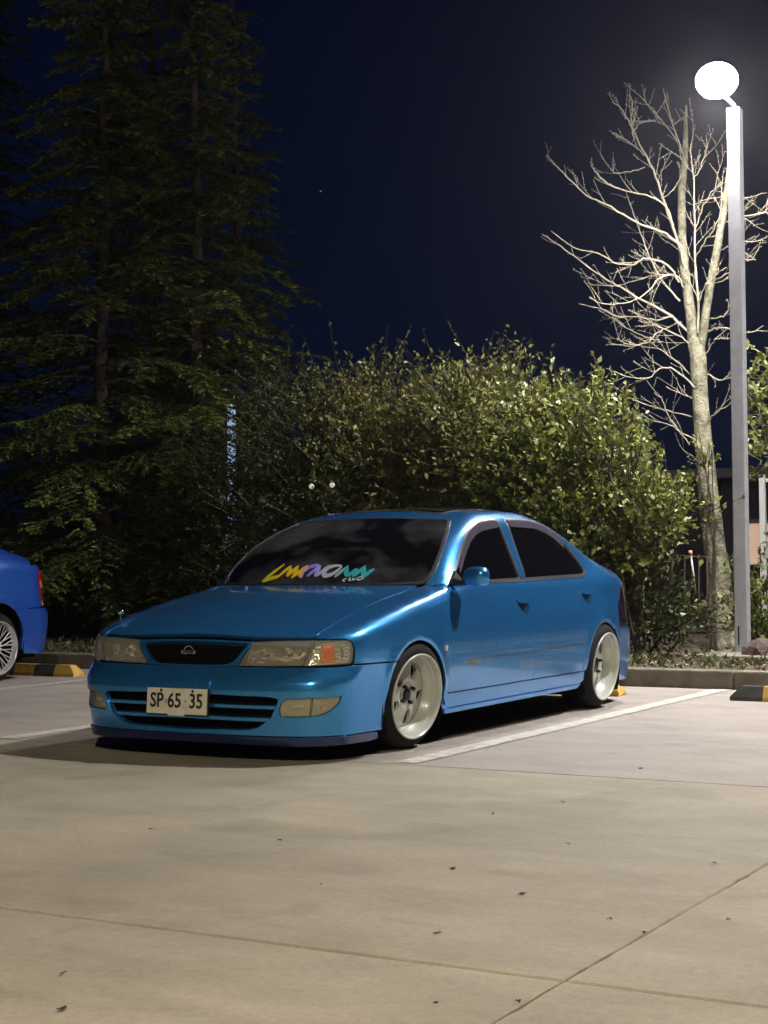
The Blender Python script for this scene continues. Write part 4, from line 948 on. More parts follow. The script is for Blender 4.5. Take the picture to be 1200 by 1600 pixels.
def stems(mb, base, tops, r0=.02):
    for t in tops:
        b = Vector(base)+Vector((random.uniform(-.12, .12), random.uniform(-.15, .15), 0)); t = Vector(t); mdl = (b+t)/2+Vector((random.uniform(-.12, .12), random.uniform(-.12, .12), .1))
        mb.tube([b, mdl, t], [r0, r0*.65, r0*.25], 5, False)
def shrub(label, cat, blobs_px, xp, dr, n, per, leaf, mt, tone=(0, 1), up=.35, sl=.3, group=None, wr=.5, name='shrub', wisps=(), stem_mat='bark_dark', redtop=None, spread=.9):
    """blobs_px: (px, py, rx, ry[, dx]) ellipses in the photograph standing on the plane x = xp"""
    bl = []; s = dep(xp)/CF
    for b in blobs_px:
        c = P(b[0], b[1], xp+(b[4] if len(b) > 4 else 0)); bl.append((c, np.array([dr, b[2]*s*1.08, b[3]*s]), b[2]*b[3]))
    cs = np.array([b[0] for b in bl]); base = (xp, float(cs[:, 1].mean()), .10)
    root = thing(name, label, cat, base, 0, group)
    sh = blob_shoots(bl, n, sl, up)
    for wx, wy in wisps:      # upright shoots breaking the outline
        c = P(wx, wy, xp+random.uniform(-dr*.3, dr*.3)); k = 4
        e = np.tile(c, (k, 1))+rng.normal(0, .015, (k, 3)); b0 = e-np.array([0, 0, .55])+rng.normal(0, .10, (k, 3)); sh = np.concatenate([sh, np.stack([b0, e], 1)])
    sh = sh-np.array(base)
    f = foliage(sh, per, leaf, mt, 'foliage', root, tone, wr, spread, (lambda p: redtop(p+np.array(base))) if redtop else None)
    mb = MB(); sel = sh[rng.choice(len(sh), max(3, min(20, len(sh)//70)), replace=False)]; stems(mb, (0, 0, 0), [q[1] for q in sel], .015)
    lens_ = np.linalg.norm(sh[:, 1]-sh[:, 0], axis=1)
    for q in sh[np.argsort(-lens_)[:max(300, len(sh)//4)]]: mb.tube([tuple(q[0]), tuple(q[1])], [.006, .002], 3, False)
    tag(mb.build('stems', M[stem_mat], root), kind='stuff'); return root

# ------------------------------------------------------------------ conifers on the left
def conifer(label, px, xp, H, spread_, z0, dens=1.0, seed=1, cut=None, tr=.095):
    global rng
    b = P(px, 900, xp); root = thing('conifer', label, 'tree', (xp, b[1], .12), 0, 'conifers behind the kerb')
    rg = np.random.default_rng(seed); t = MB(); zz = np.linspace(0, H, 14); wob = rg.normal(0, .03, (14, 2)); t.tube([(wob[i, 0], wob[i, 1], z) for i, z in enumerate(zz)], [tr*(1-.9*z/H)+.01 for z in zz], 10)
    t.build('trunk', M['bark_dark'], root)
    PV = []; DV = []; LN = []; TT = []; br = MB(); z = z0
    while z < H-.3:
        k = rg.integers(4, 7)
        for q in range(k):
            a = rg.uniform(0, 2*math.pi); L_ = spread_*(1-(z/H)**1.3*.85)*rg.uniform(.55, 1.12)
            if math.cos(a) < -.35: L_ *= .7
            n = max(6, int(L_/.13)); tt = np.linspace(0, 1, n); dr_ = np.array([math.cos(a), math.sin(a), 0])
            rise = rg.uniform(-.05, .35); pts = dr_[None]*(L_*tt)[:, None]; pts[:, 2] += z+L_*(rise*tt-.42*tt**2)+.06*L_*np.sin(tt*5+rg.uniform(0, 6))*tt; pts[:, :2] += rg.normal(0, .02, (n, 2))*tt[:, None]
            br.tube([tuple(p) for p in pts[::2]], [max(.004, .022*(1-u_)) for u_ in tt[::2]], 4, False)
            side = np.array([-dr_[1], dr_[0], 0]); step = .042/dens; m_ = int(L_*.85/step)
            tw = np.linspace(.15, 1, m_)+rg.normal(0, .01, m_); base_ = np.stack([np.interp(tw, tt, pts[:, i]) for i in range(3)], 1)
            sg = np.where(np.arange(m_) % 2, 1, -1); d2 = unit(dr_[None]*.75+side[None]*sg[:, None]*rg.uniform(.5, 1.0, (m_, 1))+np.array([0, 0, -.22])+rg.normal(0, .12, (m_, 3)))
            l2 = L_*.30*(1.12-tw)*rg.uniform(.6, 1.3, m_)+.07
            nn = 12 if dens >= 1 else 8; u = np.linspace(.05, 1, nn)
            pp = base_[:, None]+d2[:, None]*(l2[:, None]*u[None])[..., None]; pp[..., 2] -= (l2[:, None]*u**2)*.18
            for sgn in (-1, 1):
                s2 = unit(np.cross(d2, np.array([0, 0, 1.0])+rg.normal(0, .25, (m_, 3)))); dd = unit(d2[:, None]*.75+s2[:, None]*sgn*.75+rg.normal(0, .18, (m_, nn, 3)))
                PV.append(pp.reshape(-1, 3)); DV.append(dd.reshape(-1, 3)); LN.append(np.repeat(.040+.038*rg.random(m_), nn)/min(dens, 1)**.5); TT.append(np.repeat(np.clip(rg.uniform(0, .6)+.45*tw*rg.random(m_), 0, 1), nn))
        z += rg.uniform(.10, .22)/dens**.5
    p = np.concatenate(PV); d = np.concatenate(DV); ln = np.concatenate(LN); tt = np.concatenate(TT)
    V, F_ = leaf_quads(p, d, ln, ln*.26+.002, .1); me = np_mesh('needles', V, F_, False, np.repeat(tt, 4)); o = link('foliage', me, M['needle'], root); tag(o, kind='stuff')
    tag(br.build('branches', M['bark_dark'], root), kind='stuff'); return root
# ------------------------------------------------------------------ wheel stops
def wheel_stop(y0, label, n=8, ln=1.8):
    r = thing('wheel_stop', label, 'wheel stop', (-3.49, y0, 0), 0, 'black and yellow rubber wheel stops')
    w_ = ln/n
    for k in range(n):
        a, b = k*w_, (k+1)*w_-.0015; e0 = .07 if k == 0 else 0; e1 = .07 if k == n-1 else 0
        q = MB(); prof = [(-.075, 0), (-.070, .028), (-.038, .098), (.038, .098), (.070, .028), (.075, 0)]
        A = [q.b.verts.new((x, a+(e0 if z > .05 else 0), z)) for x, z in prof]; B = [q.b.verts.new((x, b-(e1 if z > .05 else 0), z)) for x, z in prof]
        for i in range(5): q.b.faces.new((A[i], A[i+1], B[i+1], B[i]))
        q.b.faces.new(A[::-1]); q.b.faces.new(B)
        q.build('segment', M['stop_black'] if k % 2 == 0 else M['stop_yellow'], r)
    return r
wheel_stop(-1.215, 'black and yellow wheel stop behind the rear wheel of the teal blue sedan')
wheel_stop(-6.13, 'black and yellow wheel stop in front of the kerb beside the royal blue car')
wheel_stop(1.38, 'black and yellow wheel stop in the empty bay at the right edge')

# ------------------------------------------------------------------ lamp posts
def oblate(mb, c, r, sz):
    q = bmesh.ops.create_uvsphere(mb.b, u_segments=32, v_segments=20, radius=1)
    for v in q['verts']: v.co = Vector((v.co.x*r, v.co.y*r, v.co.z*sz))+Vector(c)
lp = thing('street_lamp', 'lit street lamp on a square grey metal post beside the bare tree', 'street lamp', (-6.144, .634, .13))
hz = 4.79-.13
q = MB(); q.box((-.056, -.056, .02), (.056, .056, hz), .008); q.build('post', M['pole'], lp).rotation_euler = (0, 0, R(2))
q = MB(); q.box((-.11, -.11, 0), (.11, .11, .02), .004)
for sx_ in (-1, 1):
    for sy_ in (-1, 1): q.lathe([(0, .045), (.010, .045), (.010, .02)], 6, 'z', (sx_*.085, sy_*.085, 0))
q.build('base_plate', M['pole'], lp).rotation_euler = (0, 0, R(24))
q = MB(); q.box((-.0025, -.011, .10), (.0025, .0, .26)); o = q.build('service_slot', M['void'], lp); o.location = (.0555, -.012, 0); o.rotation_euler = (0, 0, R(2))
hc = (P(1120, 126, -6.05)-np.array([-6.144, .634, .13]))
q = MB(); q.tube([(0, 0, hz), (0, 0, hz+.03), (hc[0]*.7, hc[1]*.7, hc[2]-.12)], [.022, .02, .02], 8); q.build('neck', M['black'], lp)
q = MB(); oblate(q, hc, .178, .150); bmesh.ops.delete(q.b, geom=[f for f in q.b.faces if f.calc_center_median().z < hc[2]-.118], context='FACES')
for f in q.b.faces: f.smooth = True
q.build('frosted_globe', M['lamp_top'], lp)
q = MB(); q.lathe([(0, -.122), (.108, -.122), (.108, -.116), (0, -.116)], 32, 'z', tuple(hc)); q.build('light_panel', M['lamp_glow'], lp)
q = MB(); q.box((-.45, -.32, -.06), (.42, .50, .055), .012); o = q.build('footing', M['kerb']); o.location = (-5.98, .70, .115); tag(o, 'low concrete footing slab under the grey lamp post', 'footing')
def tall_lamp(x, y, h, tx, ty, label, gm, r=.22, sk=.20, tilt=.0):
    t = thing('lamp_post', label, 'street lamp', (x, y, 0.1 if x < -4 else 0)); z0 = t.location.z
    q = MB(); q.tube([(0, 0, 0), (0, 0, 1.2), (0, 0, h-z0)], [.09, .085, .055], 14); q.build('post', M['pole'], t)
    d = Vector((tx-x, ty-y, 0)).normalized(); q = MB(); q.tube([(0, 0, h-z0-.05), tuple(d*.35+Vector((0, 0, h-z0))), tuple(d*.7+Vector((0, 0, h-z0+.02)))], [.035, .03, .03], 8); q.build('arm', M['pole'], t)
    hd_ = bpy.data.objects.new('lamp_head', None); C.objects.link(hd_); bpy.data.objects.remove(hd_)
    q = MB(); q.lathe([(.03, .10), (r*.7, .08), (r+.03, .02), (r+.03, -sk), (r+.015, -sk), (r, 0.0), (0, 0.0)], 32); a = q.build('housing', M['black'], t); b = MB().lathe([(0, -.012), (r*.98, -.012), (r*.98, -.004), (0, -.004)], 32).build('light_panel', gm, t)
    dn = Vector((tx-x, ty-y, 0)).normalized()*tilt+Vector((0, 0, -1)); dn.normalize(); rot = Vector((0, 0, -1)).rotation_difference(dn).to_matrix().to_4x4()
    for o in (a, b): o.matrix_local = Matrix.Translation(d*.85+Vector((0, 0, h-z0))) @ rot
    return t
tall_lamp(TALL[0], TALL[1], TALL[2], 0, 0, 'tall lamp post out of frame in the planting bed right of the bare tree', M['lamp_glow_tall'])
tall_lamp(LANE[0], LANE[1], LANE[2], 2, 0, 'lamp post across the lane behind the camera', M['lamp_glow_lane'], .22, .075, .0)

# ------------------------------------------------------------------ bare tree
def px_line(pts, x0, dx=0.0): return [P(a, b, x0+dx*i/max(1, len(pts)-1)) for i, (a, b) in enumerate(pts)]
TX = -7.55; tb = P(1135, 1012, TX)
bt = thing('bare_tree', 'leafless winter tree with pale forked trunk beside the lamp post', 'tree', tuple(tb)); OB = np.array(tb)
sm = dep(TX)/CF
def smooth_pts(pts, k=4):
    pts = np.array(pts, float); n = len(pts); t = np.arange(n); tt = np.linspace(0, n-1, (n-1)*k+1); out = np.zeros((len(tt), pts.shape[1]))
    tan = np.gradient(pts, axis=0); i = np.minimum(tt.astype(int), n-2); f = (tt-i)[:, None]
    return (2*f**3-3*f**2+1)*pts[i]+(f**3-2*f**2+f)*tan[i]+(-2*f**3+3*f**2)*pts[i+1]+(f**3-f**2)*tan[i+1]
def limb(name, pts, wpx, dx, mt, n=12, x0=TX, rough=.0):
    p = smooth_pts(px_line(pts, x0, dx))-OB; w_ = smooth_pts(np.array(wpx, float)[:, None])[:, 0]*sm/2*.90
    p += np.random.default_rng(len(pts)).normal(0, rough, p.shape)
    q = MB(); q.tube([tuple(v) for v in p], [max(float(v), .0015) for v in w_], n); return q.build(name, mt, bt), p
limb('trunk', [(1135, 1012), (1131, 985), (1123, 900), (1112, 820), (1106, 760), (1100, 700), (1094, 620), (1090, 560), (1088, 530)], [52, 42, 37, 34, 31, 28, 25, 26, 20], 0, M['bark'], 16, rough=.003)
limb('limb', [(1086, 548), (1079, 490), (1071, 430), (1066, 370), (1065, 310), (1069, 260), (1071, 215), (1072, 165)], [20, 17, 15, 13.5, 12.5, 11, 8, 3], -.5, M['bark'], 12, rough=.002)
limb('limb', [(1094, 545), (1103, 490), (1111, 440), (1121, 385), (1130, 330), (1137, 285), (1145, 220)], [15, 13, 12.5, 12, 11, 8.5, 7], .25, M['bark'], 12, rough=.002)
MAIN = [([(1091, 520), (1090, 450), (1086, 400), (1085, 340), (1083, 280), (1079, 235), (1083, 209)], 6, .2),
 ([(1072, 420), (1056, 370), (1040, 320), (1025, 275), (1005, 235), (985, 195), (970, 170), (957, 160)], 7, .35),
 ([(990, 215), (987, 190), (989, 165), (985, 149)], 3, .1),
 ([(1082, 525), (1049, 495), (1015, 475), (975, 452), (952, 439), (925, 421), (889, 394), (865, 378), (845, 365)], 6.5, .55),
 ([(1066, 385), (1040, 366), (1019, 357), (983, 341), (947, 319), (918, 306), (890, 280), (872, 263), (852, 241)], 6, .5),
 ([(1052, 352), (1040, 322), (1019, 307), (978, 298), (954, 290), (941, 280), (926, 263)], 4.5, .3),
 ([(1062, 440), (1042, 414), (1011, 404), (993, 412), (966, 412), (934, 396), (896, 387), (861, 361)], 5, .4),
 ([(1068, 450), (1056, 430), (1020, 430), (997, 437), (966, 446), (945, 446), (919, 443)], 4, .2),
 ([(1050, 430), (1031, 434), (1006, 461), (975, 474), (943, 475), (921, 464)], 4, .5),
 ([(1052, 494), (1024, 500), (997, 495), (964, 495), (941, 483), (905, 475)], 4, .3),
 ([(1030, 532), (1011, 527), (979, 512), (957, 495)], 3, .1),
 ([(1064, 502), (1040, 513), (1024, 522), (1011, 536), (986, 539), (963, 528)], 4, .2),
 ([(1084, 590), (1058, 565), (1031, 545), (1018, 535)], 3.5, .2),
 ([(1084, 604), (1054, 578), (1031, 576), (1013, 591), (986, 590), (959, 580)], 4, .4),
 ([(1090, 654), (1042, 641), (1011, 632), (980, 619), (957, 599)], 4, .3),
 ([(1092, 690), (1060, 673), (1049, 664), (1015, 655), (987, 638)], 3, .2),
 ([(1078, 695), (1054, 664), (1042, 644), (1035, 625), (1022, 613)], 3.5, .2),
 ([(1083, 545), (1065, 527), (1035, 512), (1020, 505), (997, 501)], 4, .3),
 ([(1062, 470), (1040, 445), (1015, 400), (1003, 370), (993, 345), (985, 320), (978, 300)], 5, -.5),
 ([(1100, 520), (1112, 515), (1127, 512), (1145, 515), (1172, 520), (1193, 509)], 4, .1),
 ([(1098, 595), (1104, 585), (1124, 594), (1141, 590), (1168, 582), (1198, 564)], 4, .2),
 ([(1102, 665), (1110, 655), (1127, 639), (1147, 628)], 4, .2),
 ([(1100, 560), (1115, 534), (1127, 528), (1138, 530)], 3, .2),
 ([(1104, 498), (1131, 494), (1139, 480), (1136, 466)], 3, .1),
 ([(1112, 440), (1140, 425), (1165, 406), (1182, 406)], 4, .2),
 ([(1122, 392), (1140, 385), (1165, 377), (1197, 376)], 4, -.3),
 ([(1130, 335), (1150, 318), (1165, 309), (1199, 301)], 4.5, -.3),
 ([(1127, 350), (1150, 340), (1187, 333), (1205, 322)], 4, .2),
 ([(1085, 365), (1096, 330), (1112, 300), (1128, 284)], 3.5, .2),
 ([(1085, 320), (1100, 312), (1128, 308)], 2.5, .1), ([(1083, 280), (1095, 262), (1103, 235), (1104, 226)], 3, .1), ([(1085, 270), (1075, 262), (1062, 245)], 2.5, .1),
 ([(1087, 402), (1100, 380), (1120, 350), (1130, 300)], 3.5, .3), ([(1090, 480), (1100, 450), (1118, 430), (1124, 420)], 3, .2), ([(1092, 470), (1083, 450), (1070, 430)], 2.5, .1),
 ([(1010, 245), (996, 232), (975, 216), (958, 207)], 3.2, .2), ([(990, 208), (1000, 192), (1022, 189), (1023, 188)], 3, .2), ([(1035, 310), (1052, 296), (1075, 258)], 2.5, .1),
 ([(1068, 240), (1050, 190), (1036, 140)], 2.5, -.4), ([(1060, 220), (1010, 160), (975, 130)], 2.2, -.5),
 ([(1008, 262), (985, 268), (962, 270), (955, 265)], 3, .1), ([(1100, 740), (1085, 715), (1068, 705)], 2.5, .1), ([(1090, 625), (1070, 617), (1040, 605)], 2.5, .2)]
tw = MB(); rt = random.Random(5)
def twig(p, d, ln, r, lvl):
    n = max(3, int(ln/.05)); pts = [Vector(p)]; d = Vector(d).normalized()
    for i in range(n):
        d = (d+Vector((rt.gauss(0, .10), rt.gauss(0, .10), rt.gauss(.05, .08)))).normalized(); pts.append(pts[-1]+d*(ln/n))
    tw.tube(pts, [max(.0016, r*(1-.6*i/n)) for i in range(n+1)], 4, False)
    for i in range(1, n+1):
        if rt.random() < .75:   # bud
            s = Vector((rt.gauss(0, 1), rt.gauss(0, 1), rt.gauss(.3, 1))).normalized(); b = (d*.6+s).normalized()*rt.uniform(.012, .022); tw.tube([pts[i], pts[i]+b*.6, pts[i]+b], [.0018, .0030, .0008], 4, False)
    if lvl > 0:
        for i in range(1, n):
            if rt.random() < .38:
                s = Vector((rt.gauss(0, .7), rt.gauss(0, 1), rt.gauss(.4, .8))).normalized(); twig(pts[i], d*.8+s*.75, ln*rt.uniform(.3, .5), r*.6, lvl-1)
for pts, wp, dx in MAIN:
    o, p = limb('branch', pts, np.linspace(wp*.68, 1.0, len(pts)), dx, M['twig'], 6, TX+rt.uniform(-.12, .12), rough=.004)
    for i in range(2, len(p)-1):
        d = Vector(p[i+1]-p[i]).normalized(); seg = (p[i+1]-p[i]); nseg = max(1, int(np.linalg.norm(seg)/.045))
        for k in range(nseg):
            pp = p[i]+seg*k/nseg
            if rt.random() < .55:
                s = Vector((rt.gauss(0, 1), rt.gauss(0, 1), rt.gauss(.3, 1))).normalized(); b = (d*.6+s).normalized()*rt.uniform(.012, .028); tw.tube([pp, Vector(pp)+b*.6, Vector(pp)+b], [.002, .0034, .001], 4, False)
            if rt.random() < .40:
                s = Vector((rt.gauss(0, .8), rt.gauss(0, 1), rt.gauss(.25, .8))).normalized(); s = (s-d*s.dot(d)).normalized(); twig(pp, d*.9+s*.7, rt.uniform(.07, .40), .0030, 1)
tag(tw.build('twigs', M['twig'], bt), kind='stuff')
# ------------------------------------------------------------------ hedge and shrubs
red = lambda p: (rng.random(len(p)) < .10)
shrub('dense tall hedge shrub with small reddish-green leaves behind the car roof', 'shrub', [(590, 752, 115, 95), (700, 757, 110, 85), (795, 757, 70, 70), (598, 650, 40, 60), (700, 660, 32, 52), (778, 648, 30, 64), (540, 648, 24, 50), (745, 700, 38, 38), (650, 850, 190, 100)], -6.9, .75, 4300, 11, .060, M['leaf_olive'], (0, .8), .6, .34, None, .5, wisps=[(512, 566), (585, 541), (603, 547), (622, 538), (648, 580), (690, 548), (700, 560), (745, 560), (780, 528), (790, 545), (806, 540), (815, 565), (560, 570), (540, 585), (660, 560)], redtop=red)
shrub('olive shrub with upright shoots between the tall hedge and the lime shrub', 'shrub', [(760, 720, 60, 70), (820, 680, 45, 50), (730, 670, 45, 55), (880, 680, 35, 40)], -6.45, .4, 900, 11, .066, M['leaf_olive'], (.1, .78), .8, .36, None, .5, wisps=[(735, 585), (765, 600), (800, 590), (838, 600), (868, 620), (890, 625), (700, 590)])
shrub('dark small-leaved shrub between the conifers and the tall hedge', 'shrub', [(470, 700, 95, 90), (430, 800, 95, 110), (520, 800, 90, 110), (450, 640, 60, 45), (400, 900, 100, 70)], -6.6, .6, 1700, 11, .050, M['leaf_dark'], (0, 1), .4, .28, None, .5, wisps=[(405, 610), (440, 605), (470, 600), (490, 590)])
shrub('lime green broad-leaved shrub behind the rear window of the car', 'shrub', [(850, 728, 50, 48), (888, 800, 66, 62), (790, 755, 50, 55), (920, 868, 60, 60), (838, 680, 22, 32), (895, 712, 20, 48), (940, 795, 28, 40)], -6.1, .45, 1120, 10, .072, M['leaf_lime'], (.0, .9), .7, .34, None, .55, wisps=[(852, 600), (872, 612), (890, 600), (905, 625), (845, 615), (925, 620)])
shrub('sparse young shrub with upright leafy shoots left of the bare tree trunk', 'shrub', [(985, 760, 26, 34), (1020, 805, 42, 28), (950, 690, 11, 55), (1000, 860, 42, 38), (1045, 815, 18, 20), (985, 700, 9, 26), (935, 640, 8, 30)], -6.0, .28, 330, 9, .068, M['leaf_lime'], (.2, 1), .8, .30, None, .55, wisps=[(932, 568), (938, 590), (958, 596), (979, 602), (975, 630), (945, 620), (990, 650), (1035, 690), (1062, 745), (1028, 735), (930, 600)])
shrub('grey-green shrub behind the lime green shrub', 'shrub', [(940, 720, 50, 60), (965, 760, 40, 60), (920, 800, 40, 50)], -6.5, .3, 260, 9, .060, M['leaf_grey'], (0, 1), .5, .25, None, .5)
shrub('shrub with round leaves entering at the right edge above the fence', 'shrub', [(1215, 640, 32, 45), (1210, 700, 22, 30), (1225, 590, 28, 25), (1235, 560, 20, 20)], -7.2, .35, 110, 9, .075, M['leaf_lime'], (.3, 1), .4, .2, None, .6, stem_mat='twig')
shrub('low bushy plant at the foot of the lamp post on the right', 'shrub', [(1190, 960, 30, 40), (1185, 900, 20, 30), (1215, 990, 35, 30)], -6.9, .3, 200, 8, .07, M['leaf_lime'], (0, .6), .5, .18, None, .5)
shrub('dark low shrub under the bare tree behind the rear bumper', 'shrub', [(1010, 955, 60, 38), (1060, 972, 34, 22), (960, 935, 34, 42)], -6.2, .30, 330, 9, .062, M['leaf_dark'], (0, 1), .4, .22, None, .5)
shrub('small leafy shoot growing against the bare tree trunk', 'shrub', [(1092, 712, 7, 22), (1100, 735, 8, 14)], -7.25, .05, 9, 6, .075, M['leaf_lime'], (.5, 1), .9, .14, None, .5)
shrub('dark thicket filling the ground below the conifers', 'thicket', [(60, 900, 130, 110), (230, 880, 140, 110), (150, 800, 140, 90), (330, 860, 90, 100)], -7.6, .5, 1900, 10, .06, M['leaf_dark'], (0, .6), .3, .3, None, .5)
conifer('conifer with pale trunk and lit low boughs, second from the left', 165, -7.0, 9.5, 1.75, .7, 1.0, 11)
conifer('conifer with drooping boughs left of the hedge, third from the left', 305, -7.6, 9.0, 1.6, .6, 1.0, 12)
conifer('tall conifer cut by the left edge of the photo', -40, -7.4, 9.5, 1.9, .8, .9, 13)
conifer('slender dark conifer in front of the far blue light', 372, -9.2, 8.0, 1.5, 1.2, .8, 14, tr=.10)
conifer('tall dark conifer in the second row behind the other conifers', 240, -10.5, 12.0, 2.4, 1.0, .62, 15)
# litter and ground cover
k = 9000; lx = -4.5-np.abs(rng.normal(0, 1.1, k)); ly = rng.uniform(-9, 5, k); lz = .135+rng.random(k)*.03+.0*lx
d = unit(np.stack([rng.normal(size=k), rng.normal(size=k), rng.normal(0, .35, k)], 1)); ln = rng.uniform(.025, .06, k); V, F_ = leaf_quads(np.stack([lx, ly, lz], 1), d, ln, ln*.5, .3)
o = link('leaf_litter', np_mesh('leaf_litter', V, F_, False, np.repeat(rng.random(k), 4)), M['litter']); tag(o, 'dry leaf litter scattered over the planting bed', kind='stuff')
k = 5200; cx_ = rng.choice(90, k); pc = np.stack([-4.55-np.abs(rng.normal(0, .7, 90)), rng.uniform(-9, 4, 90)], 1)[cx_]; p = np.stack([pc[:, 0]+rng.normal(0, .09, k), pc[:, 1]+rng.normal(0, .12, k), np.full(k, .125)], 1)
d = unit(np.stack([rng.normal(0, .5, k), rng.normal(0, .5, k), np.ones(k)], 1)); ln = rng.uniform(.04, .12, k); V, F_ = leaf_quads(p, d, ln, ln*.13+.004, .1)
o = link('grass', np_mesh('grass', V, F_, False, np.repeat(rng.random(k)*.6, 4)), M['leaf_dark']); tag(o, 'short tufts of grass and weeds along the kerb', kind='stuff')
def rock(mb, c, r):
    q = bmesh.ops.create_icosphere(mb.b, subdivisions=2, radius=r)
    sx_, sy_, sz_ = random.uniform(.8, 1.3), random.uniform(.8, 1.3), random.uniform(.5, .8); ph = random.uniform(0, 6)
    for v in q['verts']:
        f = 1+.13*math.sin(v.co.x*3/r+ph)+.1*math.sin(v.co.y*4/r+ph*2); v.co = Vector((v.co.x*sx_*f, v.co.y*sy_*f, v.co.z*sz_*f))+Vector(c)
for (a, b), r_, lb in (((1190, 1018), .16, 'brown garden stone right of the lamp post base'), ((1215, 1030), .14, 'smaller brown garden stone at the right edge by the footing')):
    c = P(a, b, -5.85); q = MB(); rock(q, (0, 0, 0), r_); o = q.build('garden_stone', M['brick_rock']); o.location = (c[0], c[1], .17); tag(o, lb, 'stone')

# ------------------------------------------------------------------ building, fence and lights behind
bx = -16.0; A = P(985, 900, bx)[1]; B = P(1420, 900, bx)[1]; zt = P(1100, 733, bx)[2]
bd_ = thing('building', 'dark low building with a pale flat roof edge behind the bare tree', 'building', (bx, (A+B)/2, 0)); hw = (B-A)/2
q = MB(); q.box((-5, -hw, 0), (-.12, hw, zt-.15)); q.build('wall', M['wall_dark'], bd_)
n = int(2*hw/.28); pm = None
for k in range(n):
    if pm is None: q = MB(); q.box((-.118, -.125, .05), (-.07, .125, zt-.16), .006); pm = q.mesh('cladding_panel')
    o = link('cladding_panel', pm, M['wall_dark'], bd_); o.location.y = -hw+.14+k*.28
q = MB(); q.box((-5.2, -hw-.25, zt-.15), (.25, hw+.25, zt-.01), .01); q.build('roof', M['fascia'], bd_)
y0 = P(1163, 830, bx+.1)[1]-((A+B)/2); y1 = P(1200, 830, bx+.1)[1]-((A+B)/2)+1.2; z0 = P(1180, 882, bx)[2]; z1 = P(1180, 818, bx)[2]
q = MB(); q.box((-.06, y0, z0), (.02, y1, z1), .005); o = q.build('glowing_beige_panel', M['beige_lit'], bd_)
q = MB(); q.box((.02, y0-.05, z1), (.08, y1, z1+.06)); q.box((.02, y0-.06, z0-.06), (.08, y0, z1)); q.build('panel_frame', M['fascia'], bd_)
fx = -9.5
fn = thing('white_fence', 'white metal fence of upright posts and a top rail at the right edge', 'fence', tuple(P(1191, 915, fx)*np.array([1, 1, 0])+np.array([0, 0, .1]))); fo_ = np.array(fn.location)
for k, pxx in enumerate((1191, 1262, 1333)):
    t = P(pxx, 742, fx)-fo_; q = MB(); q.box((-.03, t[1]-.03, 0), (.03, t[1]+.03, t[2]), .004); q.build('post', M['white_steel'], fn)
q = MB(); a = P(1197, 746, fx)-fo_; b = P(1340, 742, fx)-fo_; q.box((-.02, a[1], a[2]-.05), (.02, b[1], a[2]-.01)); q.build('rail', M['white_steel'], fn)
q = MB(); 
for k in range(26):
    yy = a[1]+.03+k*.05
    q.tube([(0, yy, .1), (0, yy, a[2]-.05)], .006, 4, False)
q.build('wire_panel', M['wire'], fn)
wf = thing('wire_guard', 'thin wire plant guard with a tilted stake left of the bare tree trunk', 'wire guard', tuple(P(1080, 930, -6.7)*np.array([1, 1, 0])+np.array([0, 0, .1]))); wo_ = np.array(wf.location)
q = MB()
for x_ in (1050, 1070, 1092, 1105): a = P(x_, 869, -6.7)-wo_; b = P(x_, 945, -6.7)-wo_; q.tube([tuple(a), tuple(b)], .005, 4, False)
q.tube([tuple(P(1050, 867, -6.7)-wo_), tuple(P(1106, 870, -6.7)-wo_)], .005, 4, False); q.build('wires', M['wire'], wf)
q = MB(); q.tube([tuple(P(1079, 862, -6.6)-wo_), tuple(P(1087, 928, -6.6)-wo_)], .009, 6); q.build('stake', M['white_steel'], wf)
q = MB(); q.tube([tuple(P(1078.5, 860, -6.6)-wo_), tuple(P(1079.5, 868, -6.6)-wo_)], .016, 6); q.build('stake_tape', M['tape'], wf)
# far lights glimpsed through the leaves
q = MB(); c = P(363, 900, -8.35); t = P(363, 632, -8.35); q.box((-.03, -.038, 0), (.03, .038, t[2])); o = q.build('blue_light_column', M['blue_light']); o.location = (c[0], c[1], 0); tag(o, 'slim bluish-lit column glimpsed between the conifers and the hedge', 'light column')
for (a, b), lb in (((487, 760), 'left one of two far white lights seen through the hedge'), ((519, 758), 'right one of two far white lights seen through the hedge')):
    q = MB().ball((0, 0, 0), .026, 12); o = q.build('far_light', M['white_light']); o.location = P(a, b, -6.05); tag(o, lb, 'light', 'far white lights')
q = MB().ball((0, 0, 0), .16, 8); o = q.build('star', M['star']); o.location = CPOS+(CD+(501-600)/CF*CR-(299-800)/CF*CU)*420; tag(o, 'single faint star in the dark blue sky', 'star')
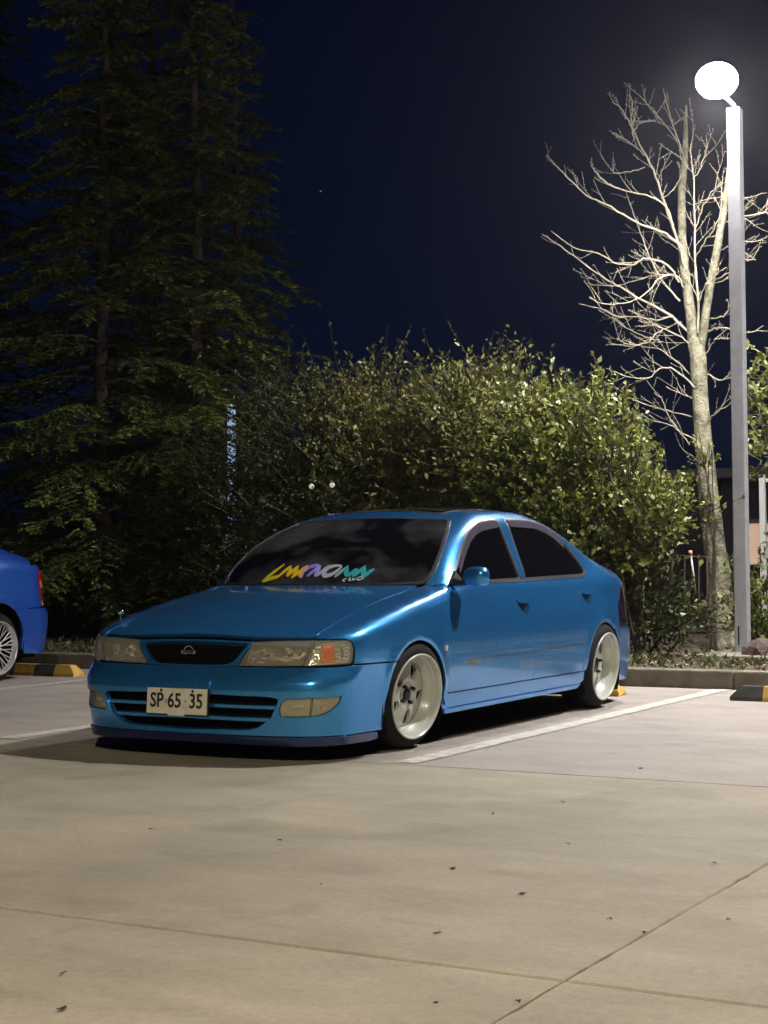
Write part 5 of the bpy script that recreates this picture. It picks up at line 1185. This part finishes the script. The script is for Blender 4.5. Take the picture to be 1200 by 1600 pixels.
# ------------------------------------------------------------------ debris on the pavement
def gp(px, py):
    d = CD+(px-600)/CF*CR-(py-800)/CF*CU; return CPOS+d*(-CPOS[2]/d[2])
spots = [(237, 1298, 'small dark leaf lying alone on the pale concrete left of centre'), (707, 1359, 'dark curled leaf near the middle of the concrete foreground'), (816, 1399, 'dark leaf scrap right of the middle of the foreground'), (683, 1461, 'dark leaf scrap just above the long joint'), (1001, 1202, 'dark leaf just beyond the end of the white bay line'), (879, 1255, 'dark leaf beside a thin pale stalk'), (887, 1321, 'small dark leaf right of centre between two others'), (1117, 1352, 'dark leaf near the diagonal joint at the right'), (97, 1580, 'dark leaf scrap at the bottom left corner'), (99, 1524, 'small brown leaf scrap above the bottom left corner'), (1139, 1440, 'tiny leaf scrap on the right-hand slab'), (810, 1568, 'brown leaf scrap beside the diagonal joint at the bottom'), (952, 1439, 'tiny brown scrap left of the diagonal joint'), (502, 1384, 'tiny orange-brown scrap in the middle foreground'), (680, 1570, 'flat brown stain-like leaf at the bottom centre'), (437, 1315, 'tiny dark pebble left of the middle'), (770, 1273, 'tiny dark pebble behind the middle leaf'), (1008, 1460, 'pebble touching the diagonal joint')]
for i, (a, b, lb) in enumerate(spots):
    g = gp(a, b); q = MB(); n = 7; r_ = .0135 if i < 10 else .009
    ring = [q.b.verts.new((r_*random.uniform(.6, 1.2)*math.cos(2*math.pi*k/n), .7*r_*random.uniform(.6, 1.2)*math.sin(2*math.pi*k/n), random.uniform(.001, .009))) for k in range(n)]; c = q.b.verts.new((0, 0, .007))
    for k in range(n): q.b.faces.new((c, ring[k], ring[(k+1) % n]))
    o = q.build('dry_leaf' if 'pebble' not in lb else 'pebble', M['scrap'] if i != 13 else M['amberleaf']); o.location = (g[0], g[1], .001); o.rotation_euler = (0, 0, random.uniform(0, 6)); tag(o, lb, 'leaf' if 'pebble' not in lb else 'pebble', 'scraps scattered on the concrete')

# ------------------------------------------------------------------ thin haze volume added to give the lamps a glow
hz_m = bpy.data.materials.new('haze'); hz_m.use_nodes = True; t_ = hz_m.node_tree; t_.nodes.clear(); o_ = t_.nodes.new('ShaderNodeOutputMaterial'); v_ = t_.nodes.new('ShaderNodeVolumePrincipled')
v_.inputs['Density'].default_value = .0009; v_.inputs['Anisotropy'].default_value = .82; v_.inputs['Color'].default_value = (.9, .88, .95, 1); t_.links.new(v_.outputs[0], o_.inputs['Volume'])
q = MB(); q.box((-62, -62, -1.3), (62, 62, 14)); tag(q.build('haze', hz_m), kind='stuff')
